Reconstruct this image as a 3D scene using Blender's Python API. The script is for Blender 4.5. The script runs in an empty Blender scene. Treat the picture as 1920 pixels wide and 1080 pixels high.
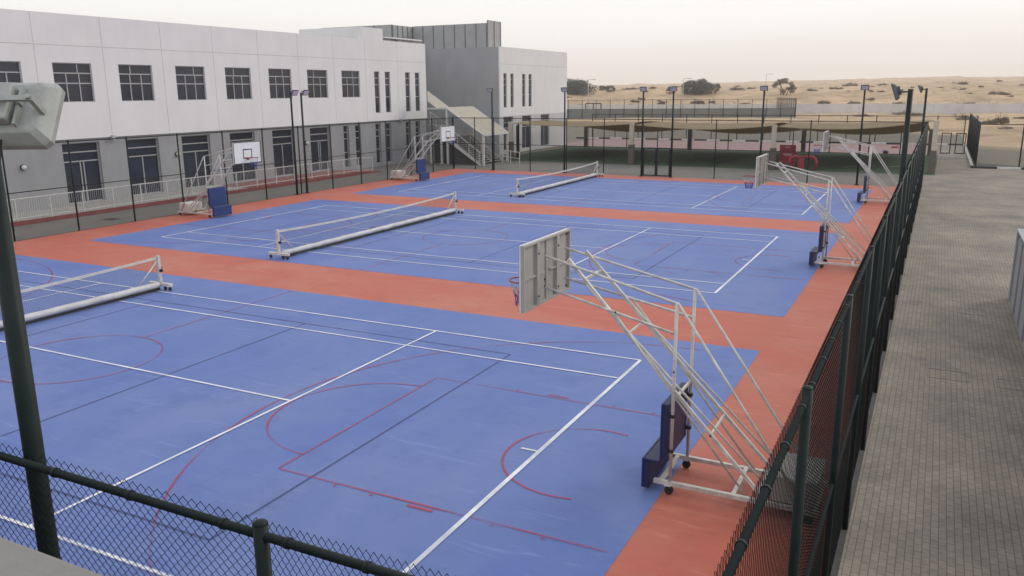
import bpy, bmesh, math, random
from mathutils import Vector, Matrix, noise
random.seed(7)
C = bpy.context.scene.collection
PI = math.pi

# ------------------------------------------------------------------ materials
def material(name, base, rough=0.6, var=0.12, scale=3.0, metal=0.0, bump=0.0, bscale=40.0, second=None, detail=6.0, spec=0.5):
    m = bpy.data.materials.new(name); m.use_nodes = True
    nt = m.node_tree; b = nt.nodes['Principled BSDF']
    b.inputs['Roughness'].default_value = rough
    b.inputs['Metallic'].default_value = metal
    b.inputs['Specular IOR Level'].default_value = spec
    tc = nt.nodes.new('ShaderNodeTexCoord')
    n = nt.nodes.new('ShaderNodeTexNoise'); n.inputs['Scale'].default_value = scale
    n.inputs['Detail'].default_value = detail; n.inputs['Roughness'].default_value = 0.6
    nt.links.new(tc.outputs['Object'], n.inputs['Vector'])
    r = nt.nodes.new('ShaderNodeValToRGB')
    lo = second if second else tuple(c * (1 - var) for c in base)
    hi = base if second else tuple(min(1, c * (1 + var)) for c in base)
    r.color_ramp.elements[0].color = (*lo, 1); r.color_ramp.elements[1].color = (*hi, 1)
    r.color_ramp.elements[0].position = 0.32; r.color_ramp.elements[1].position = 0.68
    nt.links.new(n.outputs['Fac'], r.inputs['Fac'])
    nt.links.new(r.outputs['Color'], b.inputs['Base Color'])
    if bump:
        n2 = nt.nodes.new('ShaderNodeTexNoise'); n2.inputs['Scale'].default_value = bscale; n2.inputs['Detail'].default_value = 4
        nt.links.new(tc.outputs['Object'], n2.inputs['Vector'])
        bp = nt.nodes.new('ShaderNodeBump'); bp.inputs['Strength'].default_value = bump; bp.inputs['Distance'].default_value = 0.02
        nt.links.new(n2.outputs['Fac'], bp.inputs['Height']); nt.links.new(bp.outputs['Normal'], b.inputs['Normal'])
    return m

def nodes(m): return m.node_tree.nodes, m.node_tree.links, m.node_tree.nodes['Principled BSDF']

def layered(name, base, dust, rough, scale_a, amt, stretch=(1, 1, 1), fine=0.06, bump=0.0, dark=None, spec=0.4, scuff=0.0):
    """painted floor: base colour with soft dusty patches, drying streaks and fine grain"""
    m = bpy.data.materials.new(name); m.use_nodes = True
    N, L, b = nodes(m)
    b.inputs['Specular IOR Level'].default_value = spec
    tc = N.new('ShaderNodeTexCoord')
    mp = N.new('ShaderNodeMapping'); mp.inputs['Scale'].default_value = stretch
    L.new(tc.outputs['Object'], mp.inputs['Vector'])
    n1 = N.new('ShaderNodeTexNoise'); n1.inputs['Scale'].default_value = scale_a; n1.inputs['Detail'].default_value = 8; n1.inputs['Roughness'].default_value = 0.65
    n1.inputs['Distortion'].default_value = 0.6
    L.new(mp.outputs['Vector'], n1.inputs['Vector'])
    r1 = N.new('ShaderNodeValToRGB'); r1.color_ramp.elements[0].position = 0.42; r1.color_ramp.elements[1].position = 0.75
    r1.color_ramp.elements[1].color = (amt, amt, amt, 1)
    L.new(n1.outputs['Fac'], r1.inputs['Fac'])
    mix = N.new('ShaderNodeMix'); mix.data_type = 'RGBA'
    mix.inputs[6].default_value = (*base, 1); mix.inputs[7].default_value = (*dust, 1)
    L.new(r1.outputs['Color'], mix.inputs[0])
    n2 = N.new('ShaderNodeTexNoise'); n2.inputs['Scale'].default_value = scale_a * 2.3; n2.inputs['Detail'].default_value = 10; n2.inputs['Roughness'].default_value = 0.7
    L.new(tc.outputs['Object'], n2.inputs['Vector'])
    r2 = N.new('ShaderNodeValToRGB'); r2.color_ramp.elements[0].position = 0.52; r2.color_ramp.elements[1].position = 0.8
    r2.color_ramp.elements[1].color = (amt, amt, amt, 1)
    L.new(n2.outputs['Fac'], r2.inputs['Fac'])
    mix2 = N.new('ShaderNodeMix'); mix2.data_type = 'RGBA'
    dk = dark if dark else tuple(c * 0.72 for c in base)
    mix2.inputs[7].default_value = (*dk, 1)
    L.new(mix.outputs[2], mix2.inputs[6]); L.new(r2.outputs['Color'], mix2.inputs[0])
    last = mix2.outputs[2]
    if scuff:                                   # short dusty drags and darker shoe marks, in two directions
        for rot, sc_, col, lo in ((0.5, (0.55, 4.5, 1), tuple(min(1, c * 1.25 + 0.10) for c in base), 0.66), (-0.9, (0.8, 7.0, 1), tuple(c * 0.55 for c in base), 0.68), (1.9, (1.3, 9.0, 1), tuple(min(1, c * 1.2 + 0.12) for c in base), 0.69)):
            m4 = N.new('ShaderNodeMapping'); m4.inputs['Rotation'].default_value = (0, 0, rot); m4.inputs['Scale'].default_value = sc_
            L.new(tc.outputs['Object'], m4.inputs['Vector'])
            n4 = N.new('ShaderNodeTexNoise'); n4.inputs['Scale'].default_value = 0.9; n4.inputs['Detail'].default_value = 5; n4.inputs['Roughness'].default_value = 0.6
            n4.inputs['Distortion'].default_value = 0.8
            L.new(m4.outputs['Vector'], n4.inputs['Vector'])
            r4 = N.new('ShaderNodeMapRange'); r4.inputs['From Min'].default_value = lo - 0.06; r4.inputs['From Max'].default_value = lo + 0.06
            r4.inputs['To Max'].default_value = scuff; L.new(n4.outputs['Fac'], r4.inputs['Value'])
            x4 = N.new('ShaderNodeMix'); x4.data_type = 'RGBA'; x4.inputs[7].default_value = (*col, 1)
            L.new(r4.outputs['Result'], x4.inputs[0]); L.new(last, x4.inputs[6]); last = x4.outputs[2]
    n3 = N.new('ShaderNodeTexNoise'); n3.inputs['Scale'].default_value = 60; n3.inputs['Detail'].default_value = 3
    L.new(tc.outputs['Object'], n3.inputs['Vector'])
    mr = N.new('ShaderNodeMapRange'); mr.inputs['To Min'].default_value = 1 - fine; mr.inputs['To Max'].default_value = 1 + fine
    L.new(n3.outputs['Fac'], mr.inputs['Value'])
    mul = N.new('ShaderNodeMix'); mul.data_type = 'RGBA'; mul.blend_type = 'MULTIPLY'; mul.inputs[0].default_value = 1
    L.new(last, mul.inputs[6]); L.new(mr.outputs['Result'], mul.inputs[7])
    L.new(mul.outputs[2], b.inputs['Base Color'])
    rr = N.new('ShaderNodeMapRange'); rr.inputs['To Min'].default_value = rough - 0.12; rr.inputs['To Max'].default_value = rough + 0.12
    L.new(n1.outputs['Fac'], rr.inputs['Value']); L.new(rr.outputs['Result'], b.inputs['Roughness'])
    if bump:
        bp = N.new('ShaderNodeBump'); bp.inputs['Strength'].default_value = bump; bp.inputs['Distance'].default_value = 0.01
        L.new(n3.outputs['Fac'], bp.inputs['Height']); L.new(bp.outputs['Normal'], b.inputs['Normal'])
    return m

def worn_paint(name, base, wear, scale=0.8, lo=0.4, hi=0.62):
    """line paint that thins out in patches: alpha between paint and the floor below"""
    m = material(name, base, 0.55, 0.08, 6)
    N, L, b = nodes(m)
    tc = N.new('ShaderNodeTexCoord')
    n = N.new('ShaderNodeTexNoise'); n.inputs['Scale'].default_value = scale; n.inputs['Detail'].default_value = 7
    L.new(tc.outputs['Object'], n.inputs['Vector'])
    mr = N.new('ShaderNodeMapRange'); mr.inputs['From Min'].default_value = lo; mr.inputs['From Max'].default_value = hi
    mr.inputs['To Min'].default_value = 1 - wear; mr.inputs['To Max'].default_value = 1.0
    L.new(n.outputs['Fac'], mr.inputs['Value']); L.new(mr.outputs['Result'], b.inputs['Alpha'])
    return m

def paver_material(name, c1, c2, mortar, bw, bh, rot=0.0, msize=0.012):
    m = bpy.data.materials.new(name); m.use_nodes = True
    N, L, b = nodes(m); b.inputs['Roughness'].default_value = 0.85; b.inputs['Specular IOR Level'].default_value = 0.25
    tc = N.new('ShaderNodeTexCoord'); mp = N.new('ShaderNodeMapping'); mp.inputs['Rotation'].default_value = (0, 0, rot)
    L.new(tc.outputs['Object'], mp.inputs['Vector'])
    br = N.new('ShaderNodeTexBrick')
    br.inputs['Scale'].default_value = 1.0; br.inputs['Brick Width'].default_value = bw; br.inputs['Row Height'].default_value = bh
    br.inputs['Mortar Size'].default_value = msize; br.inputs['Mortar Smooth'].default_value = 0.3; br.inputs['Bias'].default_value = -0.1
    br.inputs['Color1'].default_value = (*c1, 1); br.inputs['Color2'].default_value = (*c2, 1); br.inputs['Mortar'].default_value = (*mortar, 1)
    L.new(mp.outputs['Vector'], br.inputs['Vector'])
    n = N.new('ShaderNodeTexNoise'); n.inputs['Scale'].default_value = 0.35; n.inputs['Detail'].default_value = 9; n.inputs['Roughness'].default_value = 0.68
    L.new(tc.outputs['Object'], n.inputs['Vector'])
    r = N.new('ShaderNodeValToRGB')
    r.color_ramp.elements[0].color = (0.68, 0.69, 0.70, 1); r.color_ramp.elements[1].color = (1.30, 1.24, 1.14, 1)
    r.color_ramp.elements[0].position = 0.34; r.color_ramp.elements[1].position = 0.66
    L.new(n.outputs['Fac'], r.inputs['Fac'])
    mul = N.new('ShaderNodeMix'); mul.data_type = 'RGBA'; mul.blend_type = 'MULTIPLY'; mul.inputs[0].default_value = 1
    L.new(br.outputs['Color'], mul.inputs[6]); L.new(r.outputs['Color'], mul.inputs[7])
    n2 = N.new('ShaderNodeTexNoise'); n2.inputs['Scale'].default_value = 9; n2.inputs['Detail'].default_value = 5
    L.new(tc.outputs['Object'], n2.inputs['Vector'])
    mr = N.new('ShaderNodeMapRange'); mr.inputs['To Min'].default_value = 0.82; mr.inputs['To Max'].default_value = 1.18
    L.new(n2.outputs['Fac'], mr.inputs['Value'])
    mul2 = N.new('ShaderNodeMix'); mul2.data_type = 'RGBA'; mul2.blend_type = 'MULTIPLY'; mul2.inputs[0].default_value = 1
    L.new(mul.outputs[2], mul2.inputs[6]); L.new(mr.outputs['Result'], mul2.inputs[7])
    L.new(mul2.outputs[2], b.inputs['Base Color'])
    bp = N.new('ShaderNodeBump'); bp.inputs['Strength'].default_value = 0.5; bp.inputs['Distance'].default_value = 0.006; bp.invert = True
    L.new(br.outputs['Fac'], bp.inputs['Height']); L.new(bp.outputs['Normal'], b.inputs['Normal'])
    return m

M = {}
M['white_wall'] = material('white_render', (0.72, 0.712, 0.722), 0.8, 0.03, 0.5, bump=0.1, bscale=60, spec=0.2)
M['grey_wall'] = material('grey_render', (0.355, 0.36, 0.375), 0.8, 0.05, 0.6, bump=0.1, bscale=60, spec=0.2)
M['joint'] = material('sealant', (0.49, 0.475, 0.465), 0.8, 0.1, 2)
M['roof'] = material('roof_screed', (0.45, 0.44, 0.42), 0.9, 0.15, 1)
M['screen'] = material('screen_cladding', (0.34, 0.345, 0.35), 0.55, 0.08, 1.2)
M['screen_rib'] = material('screen_rib', (0.16, 0.165, 0.175), 0.6, 0.1, 2)
M['glass'] = material('window_glass', (0.025, 0.032, 0.048), 0.12, 0.4, 0.35)
M['alu'] = material('grey_aluminium', (0.42, 0.42, 0.43), 0.45, 0.06, 5, metal=0.0)
M['white_steel'] = material('white_steel', (0.62, 0.61, 0.59), 0.45, 0.12, 4)
M['cream_steel'] = material('weathered_white_steel', (0.58, 0.565, 0.53), 0.5, 0.16, 5, bump=0.05)
M['dark_steel'] = material('dark_green_steel', (0.008, 0.016, 0.016), 0.5, 0.25, 6, spec=0.22)
M['black_steel'] = material('black_steel', (0.010, 0.011, 0.012), 0.55, 0.25, 6, spec=0.25)
M['wire'] = material('green_coated_wire', (0.007, 0.013, 0.013), 0.55, 0.2, 3, spec=0.2)
M['blue_court'] = layered('blue_acrylic_floor', (0.094, 0.152, 0.395), (0.165, 0.215, 0.41), 0.62, 0.28, 0.85, (1, 0.6, 1), dark=(0.070, 0.115, 0.315), scuff=0.35)
M['orange_court'] = layered('orange_acrylic_floor', (0.435, 0.108, 0.068), (0.46, 0.19, 0.14), 0.66, 0.4, 0.9, (0.6, 1, 1), dark=(0.35, 0.088, 0.06), scuff=0.4)
M['white_line'] = worn_paint('white_line_paint', (0.74, 0.75, 0.78), 0.30, 0.9)
M['red_line'] = worn_paint('red_line_paint', (0.36, 0.05, 0.10), 0.85, 0.5, 0.36, 0.70)
M['blue_line'] = worn_paint('dark_blue_line_paint', (0.045, 0.065, 0.20), 0.45, 0.6)
M['paver'] = paver_material('grey_pavers', (0.245, 0.222, 0.19), (0.205, 0.187, 0.163), (0.128, 0.119, 0.105), 0.2, 0.1, PI / 2, 0.007)
M['concrete'] = layered('yard_concrete', (0.165, 0.158, 0.145), (0.215, 0.205, 0.18), 0.85, 0.25, 0.8, (1, 0.5, 1), fine=0.15, bump=0.2, spec=0.2)
M['turf'] = layered('artificial_turf', (0.054, 0.088, 0.053), (0.072, 0.104, 0.062), 0.9, 0.5, 0.8, fine=0.3, bump=0.6, spec=0.1)
M['pink_pave'] = layered('pink_paving', (0.275, 0.188, 0.178), (0.31, 0.225, 0.205), 0.85, 0.3, 0.8, fine=0.12, spec=0.2)
M['kerb_white'] = material('kerb_white', (0.62, 0.61, 0.57), 0.7, 0.12, 3)
M['kerb_black'] = material('kerb_black', (0.03, 0.03, 0.032), 0.6, 0.2, 3)
M['sail'] = material('tan_sail_cloth', (0.37, 0.295, 0.195), 0.85, 0.07, 0.8, spec=0.1)
M['column'] = material('cream_column', (0.50, 0.46, 0.38), 0.8, 0.08, 2)
M['column_pad'] = material('brown_column_pad', (0.12, 0.098, 0.085), 0.75, 0.12, 2)
M['board'] = material('white_board', (0.74, 0.74, 0.74), 0.4, 0.06, 3)
M['board_back'] = material('fibreglass_back', (0.40, 0.385, 0.36), 0.6, 0.08, 2.0, bump=0.08, bscale=25)
M['black_paint'] = material('black_marking', (0.02, 0.02, 0.022), 0.5, 0.1, 3)
M['pad_blue'] = material('blue_vinyl_pad', (0.012, 0.039, 0.16), 0.38, 0.15, 3)
M['pad_back'] = material('navy_pad_back', (0.017, 0.021, 0.075), 0.55, 0.2, 3)
M['rim'] = material('orange_red_rim', (0.32, 0.045, 0.04), 0.45, 0.2, 4)
M['net_white'] = material('white_cord', (0.6, 0.58, 0.6), 0.8, 0.1, 4)
M['net_blue'] = material('blue_cord', (0.05, 0.08, 0.36), 0.8, 0.1, 4)
M['rubber'] = material('black_rubber', (0.02, 0.02, 0.02), 0.8, 0.2, 6)
M['counterweight'] = material('chalky_concrete', (0.55, 0.53, 0.50), 0.85, 0.15, 4, bump=0.2)
M['net_cord'] = material('black_net_cord', (0.02, 0.025, 0.05), 0.8, 0.1, 3)
M['tape'] = material('net_tape', (0.58, 0.56, 0.52), 0.75, 0.12, 3)
M['tube_cover'] = material('grey_tube_cover', (0.52, 0.52, 0.52), 0.5, 0.14, 2.2, bump=0.1, bscale=12)
M['lamp_body'] = material('grey_lamp_housing', (0.30, 0.315, 0.305), 0.45, 0.12, 7, bump=0.08, bscale=30)
M['lamp_dark'] = material('dark_lamp_housing', (0.085, 0.09, 0.10), 0.45, 0.12, 7)
M['lamp_label'] = material('lamp_label', (0.6, 0.6, 0.6), 0.6, 0.05, 8)
M['lamp_glass'] = material('lamp_glass', (0.55, 0.54, 0.60), 0.1, 0.15, 5)
M['globe'] = material('opal_globe', (0.7, 0.69, 0.66), 0.3, 0.05, 4)
M['canopy'] = material('canopy_fabric', (0.37, 0.335, 0.275), 0.8, 0.07, 1.5)
M['stair_shade'] = material('painted_stair_shade', (0.055, 0.056, 0.06), 0.85, 0.1, 2)
M['tread'] = material('stair_tread', (0.30, 0.29, 0.28), 0.8, 0.1, 3)
M['red_kerb'] = material('maroon_edge_paint', (0.23, 0.065, 0.065), 0.7, 0.2, 2)
M['red_floor'] = layered('red_walkway', (0.26, 0.085, 0.078), (0.31, 0.13, 0.115), 0.8, 0.5, 0.8)
M['tile_floor'] = material('pale_tile_walkway', (0.35, 0.34, 0.31), 0.7, 0.12, 1.5)
M['red_toy'] = material('red_moulded_plastic', (0.33, 0.025, 0.045), 0.4, 0.15, 3)
M['pale_print'] = material('pale_print', (0.55, 0.50, 0.50), 0.6, 0.1, 8)
M['navy_toy'] = material('navy_plastic', (0.03, 0.035, 0.12), 0.4, 0.1, 3)
M['block_wall'] = material('pale_block_wall', (0.57, 0.565, 0.56), 0.85, 0.07, 0.15)
M['windscreen'] = material('slate_windscreen', (0.20, 0.205, 0.205), 0.85, 0.1, 0.4)
M['leaf'] = material('acacia_leaf', (0.078, 0.088, 0.070), 0.8, 0.3, 1.2)
M['dry_leaf'] = material('dry_scrub', (0.155, 0.118, 0.085), 0.85, 0.3, 1.5)
M['bark'] = material('bark', (0.10, 0.08, 0.065), 0.9, 0.2, 3)
M['annex'] = material('annex_grey_paint', (0.30, 0.31, 0.33), 0.6, 0.06, 1.5)
M['annex_dark'] = material('annex_groove', (0.115, 0.12, 0.135), 0.7, 0.1, 2)
M['ledge'] = material('ledge_concrete', (0.20, 0.195, 0.185), 0.85, 0.12, 3, bump=0.2)
M['cable'] = material('black_cable', (0.02, 0.021, 0.022), 0.5, 0.1, 4)
M['mark_white'] = material('turf_white_mark', (0.42, 0.43, 0.40), 0.8, 0.15, 3)

N_, L_, b_ = nodes(M['sail'])
tr_ = N_.new('ShaderNodeBsdfTranslucent'); tr_.inputs['Color'].default_value = (0.40, 0.31, 0.20, 1)
ms_ = N_.new('ShaderNodeMixShader'); ms_.inputs[0].default_value = 0.38
L_.new(b_.outputs[0], ms_.inputs[1]); L_.new(tr_.outputs[0], ms_.inputs[2]); L_.new(ms_.outputs[0], N_['Material Output'].inputs['Surface'])
def streaks(m, strength, sx, sz):
    """faint vertical rain streaks and dust over a wall colour"""
    N, L, b = nodes(m); src = b.inputs['Base Color'].links[0].from_socket
    tc = N.new('ShaderNodeTexCoord'); mp = N.new('ShaderNodeMapping'); mp.inputs['Scale'].default_value = (sx, sx, sz)
    n = N.new('ShaderNodeTexNoise'); n.inputs['Scale'].default_value = 1; n.inputs['Detail'].default_value = 8; n.inputs['Roughness'].default_value = 0.65
    L.new(tc.outputs['Object'], mp.inputs['Vector']); L.new(mp.outputs['Vector'], n.inputs['Vector'])
    mr = N.new('ShaderNodeMapRange'); mr.inputs['From Min'].default_value = 0.3; mr.inputs['From Max'].default_value = 0.7
    mr.inputs['To Min'].default_value = 1 - strength; mr.inputs['To Max'].default_value = 1 + strength * 0.4
    L.new(n.outputs['Fac'], mr.inputs['Value'])
    mu = N.new('ShaderNodeMix'); mu.data_type = 'RGBA'; mu.blend_type = 'MULTIPLY'; mu.inputs[0].default_value = 1
    L.new(src, mu.inputs[6]); L.new(mr.outputs['Result'], mu.inputs[7]); L.new(mu.outputs[2], b.inputs['Base Color'])
streaks(M['white_wall'], 0.035, 1.3, 0.16); streaks(M['grey_wall'], 0.09, 1.1, 0.2); streaks(M['block_wall'], 0.1, 0.5, 0.3)
streaks(M['cream_steel'], 0.22, 7, 5); streaks(M['board_back'], 0.14, 5, 1.2); streaks(M['pad_blue'], 0.18, 6, 4); streaks(M['annex'], 0.15, 2, 0.5)
# ------------------------------------------------------------------ mesh building
class MB:
    def __init__(s): s.v = []; s.f = []; s.mi = []; s.mats = []; s.cur = 0; s.smooth = []
    def use(s, m):
        if m not in s.mats: s.mats.append(m)
        s.cur = s.mats.index(m); return s
    def face(s, idx, sm=False): s.f.append(idx); s.mi.append(s.cur); s.smooth.append(sm)
    def quad(s, a, b, c, d):
        n = len(s.v); s.v += [tuple(a), tuple(b), tuple(c), tuple(d)]; s.face((n, n + 1, n + 2, n + 3)); return s
    def poly(s, pts):
        n = len(s.v); s.v += [tuple(p) for p in pts]; s.face(tuple(range(n, n + len(pts)))); return s
    def box(s, x0, x1, y0, y1, z0, z1):
        n = len(s.v)
        s.v += [(x0, y0, z0), (x1, y0, z0), (x1, y1, z0), (x0, y1, z0), (x0, y0, z1), (x1, y0, z1), (x1, y1, z1), (x0, y1, z1)]
        for q in ((0, 3, 2, 1), (4, 5, 6, 7), (0, 1, 5, 4), (1, 2, 6, 5), (2, 3, 7, 6), (3, 0, 4, 7)):
            s.face(tuple(n + i for i in q))
        return s
    def cham(s, x0, x1, y0, y1, z0, z1, c=0.01):
        """box with chamfered edges"""
        bm = bmesh.new(); bmesh.ops.create_cube(bm, size=1)
        for v in bm.verts:
            v.co = Vector(((x0 + x1) / 2 + v.co.x * (x1 - x0), (y0 + y1) / 2 + v.co.y * (y1 - y0), (z0 + z1) / 2 + v.co.z * (z1 - z0)))
        bmesh.ops.bevel(bm, geom=bm.edges[:], offset=c, segments=2, affect='EDGES', profile=0.5)
        s.add_bm(bm); bm.free(); return s
    def add_bm(s, bm, sm=False):
        n = len(s.v); bm.verts.ensure_lookup_table(); bm.verts.index_update()
        s.v += [tuple(v.co) for v in bm.verts]
        for f in bm.faces: s.face(tuple(n + v.index for v in f.verts), sm)
    def prism(s, outline, axis, a, b):
        """extrude a 2D outline along axis from a to b"""
        def P(p, t):
            return {'x': (t, p[0], p[1]), 'y': (p[0], t, p[1]), 'z': (p[0], p[1], t)}[axis]
        n = len(s.v); k = len(outline)
        s.v += [P(p, a) for p in outline] + [P(p, b) for p in outline]
        s.face(tuple(range(n, n + k))[::-1]); s.face(tuple(range(n + k, n + 2 * k)))
        for i in range(k):
            j = (i + 1) % k; s.face((n + i, n + j, n + k + j, n + k + i))
        return s
    def tube(s, pts, r, seg=8, caps=True, sq=False, rr=None):
        """tube through points; sq makes it a square section with sides 2r"""
        pts = [Vector(p) for p in pts]; k = len(pts); n0 = len(s.v)
        if sq: seg = 4
        up = None
        for i, p in enumerate(pts):
            if i == 0: t = (pts[1] - p)
            elif i == k - 1: t = (p - pts[i - 1])
            else: t = (pts[i + 1] - p).normalized() + (p - pts[i - 1]).normalized()
            t = t.normalized() if t.length > 1e-9 else Vector((0, 0, 1))
            if up is None:
                up = Vector((0, 0, 1)) if abs(t.z) < 0.95 else Vector((1, 0, 0))
            a = t.cross(up)
            if a.length < 1e-6: a = t.cross(Vector((0, 1, 0)))
            a.normalize(); b = a.cross(t).normalized(); up = b
            rad = rr[i] if rr else r
            for q in range(seg):
                ang = 2 * PI * q / seg + (PI / 4 if sq else 0)
                R = rad * (1.41421 if sq else 1)
                s.v.append(tuple(p + a * (math.cos(ang) * R) + b * (math.sin(ang) * R)))
        for i in range(k - 1):
            for q in range(seg):
                q2 = (q + 1) % seg
                s.face((n0 + i * seg + q, n0 + i * seg + q2, n0 + (i + 1) * seg + q2, n0 + (i + 1) * seg + q), not sq)
        if caps:
            s.face(tuple(n0 + q for q in range(seg))[::-1]); s.face(tuple(n0 + (k - 1) * seg + q for q in range(seg)))
        return s
    def bar(s, p, q, r, seg=8): return s.tube([p, q], r, seg)
    def sbar(s, p, q, r): return s.tube([p, q], r, sq=True)
    def ball(s, c, r, u=10, w=6, sz=1.0):
        n0 = len(s.v)
        for i in range(w + 1):
            th = PI * i / w
            for j in range(u):
                ph = 2 * PI * j / u
                s.v.append((c[0] + r * math.sin(th) * math.cos(ph), c[1] + r * math.sin(th) * math.sin(ph), c[2] + r * sz * math.cos(th)))
        for i in range(w):
            for j in range(u):
                j2 = (j + 1) % u
                s.face((n0 + i * u + j, n0 + (i + 1) * u + j, n0 + (i + 1) * u + j2, n0 + i * u + j2), True)
        return s
    def mesh(s, name, mat):
        me = bpy.data.meshes.new(name); me.from_pydata(s.v, [], s.f)
        mats = s.mats if s.mats else [mat]
        for m in mats: me.materials.append(m)
        me.polygons.foreach_set('material_index', s.mi if s.mats else [0] * len(s.f))
        me.polygons.foreach_set('use_smooth', s.smooth); me.update()
        return me
    def build(s, name, mat=None, parent=None, loc=None, label=None):
        o = bpy.data.objects.new(name, s.mesh(name, mat)); C.objects.link(o)
        if parent: o.parent = parent
        if loc: o.location = loc
        if label: o['label'] = label
        return o

def thing(name, label, cat, loc=(0, 0, 0), rot=0.0, group=None):
    o = bpy.data.objects.new(name, None); C.objects.link(o); o.empty_display_size = 0.3
    o.location = loc; o.rotation_euler = (0, 0, rot); o['label'] = label; o['category'] = cat
    if group: o['group'] = group
    return o
def tag(o, label, cat, group=None):
    o['label'] = label; o['category'] = cat
    if group: o['group'] = group
    return o
def struct(o, kind='structure'): o['kind'] = kind; return o
def link_copy(o, parent):
    c = o.copy(); C.objects.link(c); c.parent = parent; return c
def dup(root, loc, rot, label, group=None):
    r = root.copy(); C.objects.link(r); r.location = loc; r.rotation_euler = (0, 0, rot); r['label'] = label
    if group: r['group'] = group
    for ch in list(root.children):
        c = link_copy(ch, r)
        for g in list(ch.children): link_copy(g, c)
    return r
def smooth(a, b, t):
    t = max(0.0, min(1.0, (t - a) / (b - a))); return t * t * (3 - 2 * t)

# ------------------------------------------------------------------ terrain
def wall_line(x): return 208.7 + 0.22 * x          # the long boundary wall
def height(x, y):
    t = y - wall_line(x) - 3
    n1 = noise.fractal(Vector((x / 70, y / 70, 3.1)), 1.0, 2.0, 5)
    n2 = noise.fractal(Vector((x / 17, y / 22, 8.7)), 1.0, 2.0, 4)
    if t < 0:
        k = smooth(0, 25, max(y - 104 + 0.8 * x, (x - 22.5) * 2 if y > 62 else -1, -1))
        if x > 45 or x < -60 or y < -45: k = max(k, 0.6)
        return -0.04 + k * (0.12 + 0.25 * n2)
    sx = smooth(-260, 420, x + 0.35 * (y - 400))
    rise = 4.3 * (1 - math.exp(-t / 42)) + 8.5 * sx * (1 - math.exp(-t / 380)) + 7.5 * smooth(500, 1300, t + 60 * n1)
    amp = smooth(0, 50, t)
    rid = 1 - abs(noise.fractal(Vector((x / 130 + 5, y / 90, 1.3)), 1.0, 2.0, 3))
    return rise + amp * (2.4 * n1 + 1.0 * n2 + 2.6 * (rid - 0.6))

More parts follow.
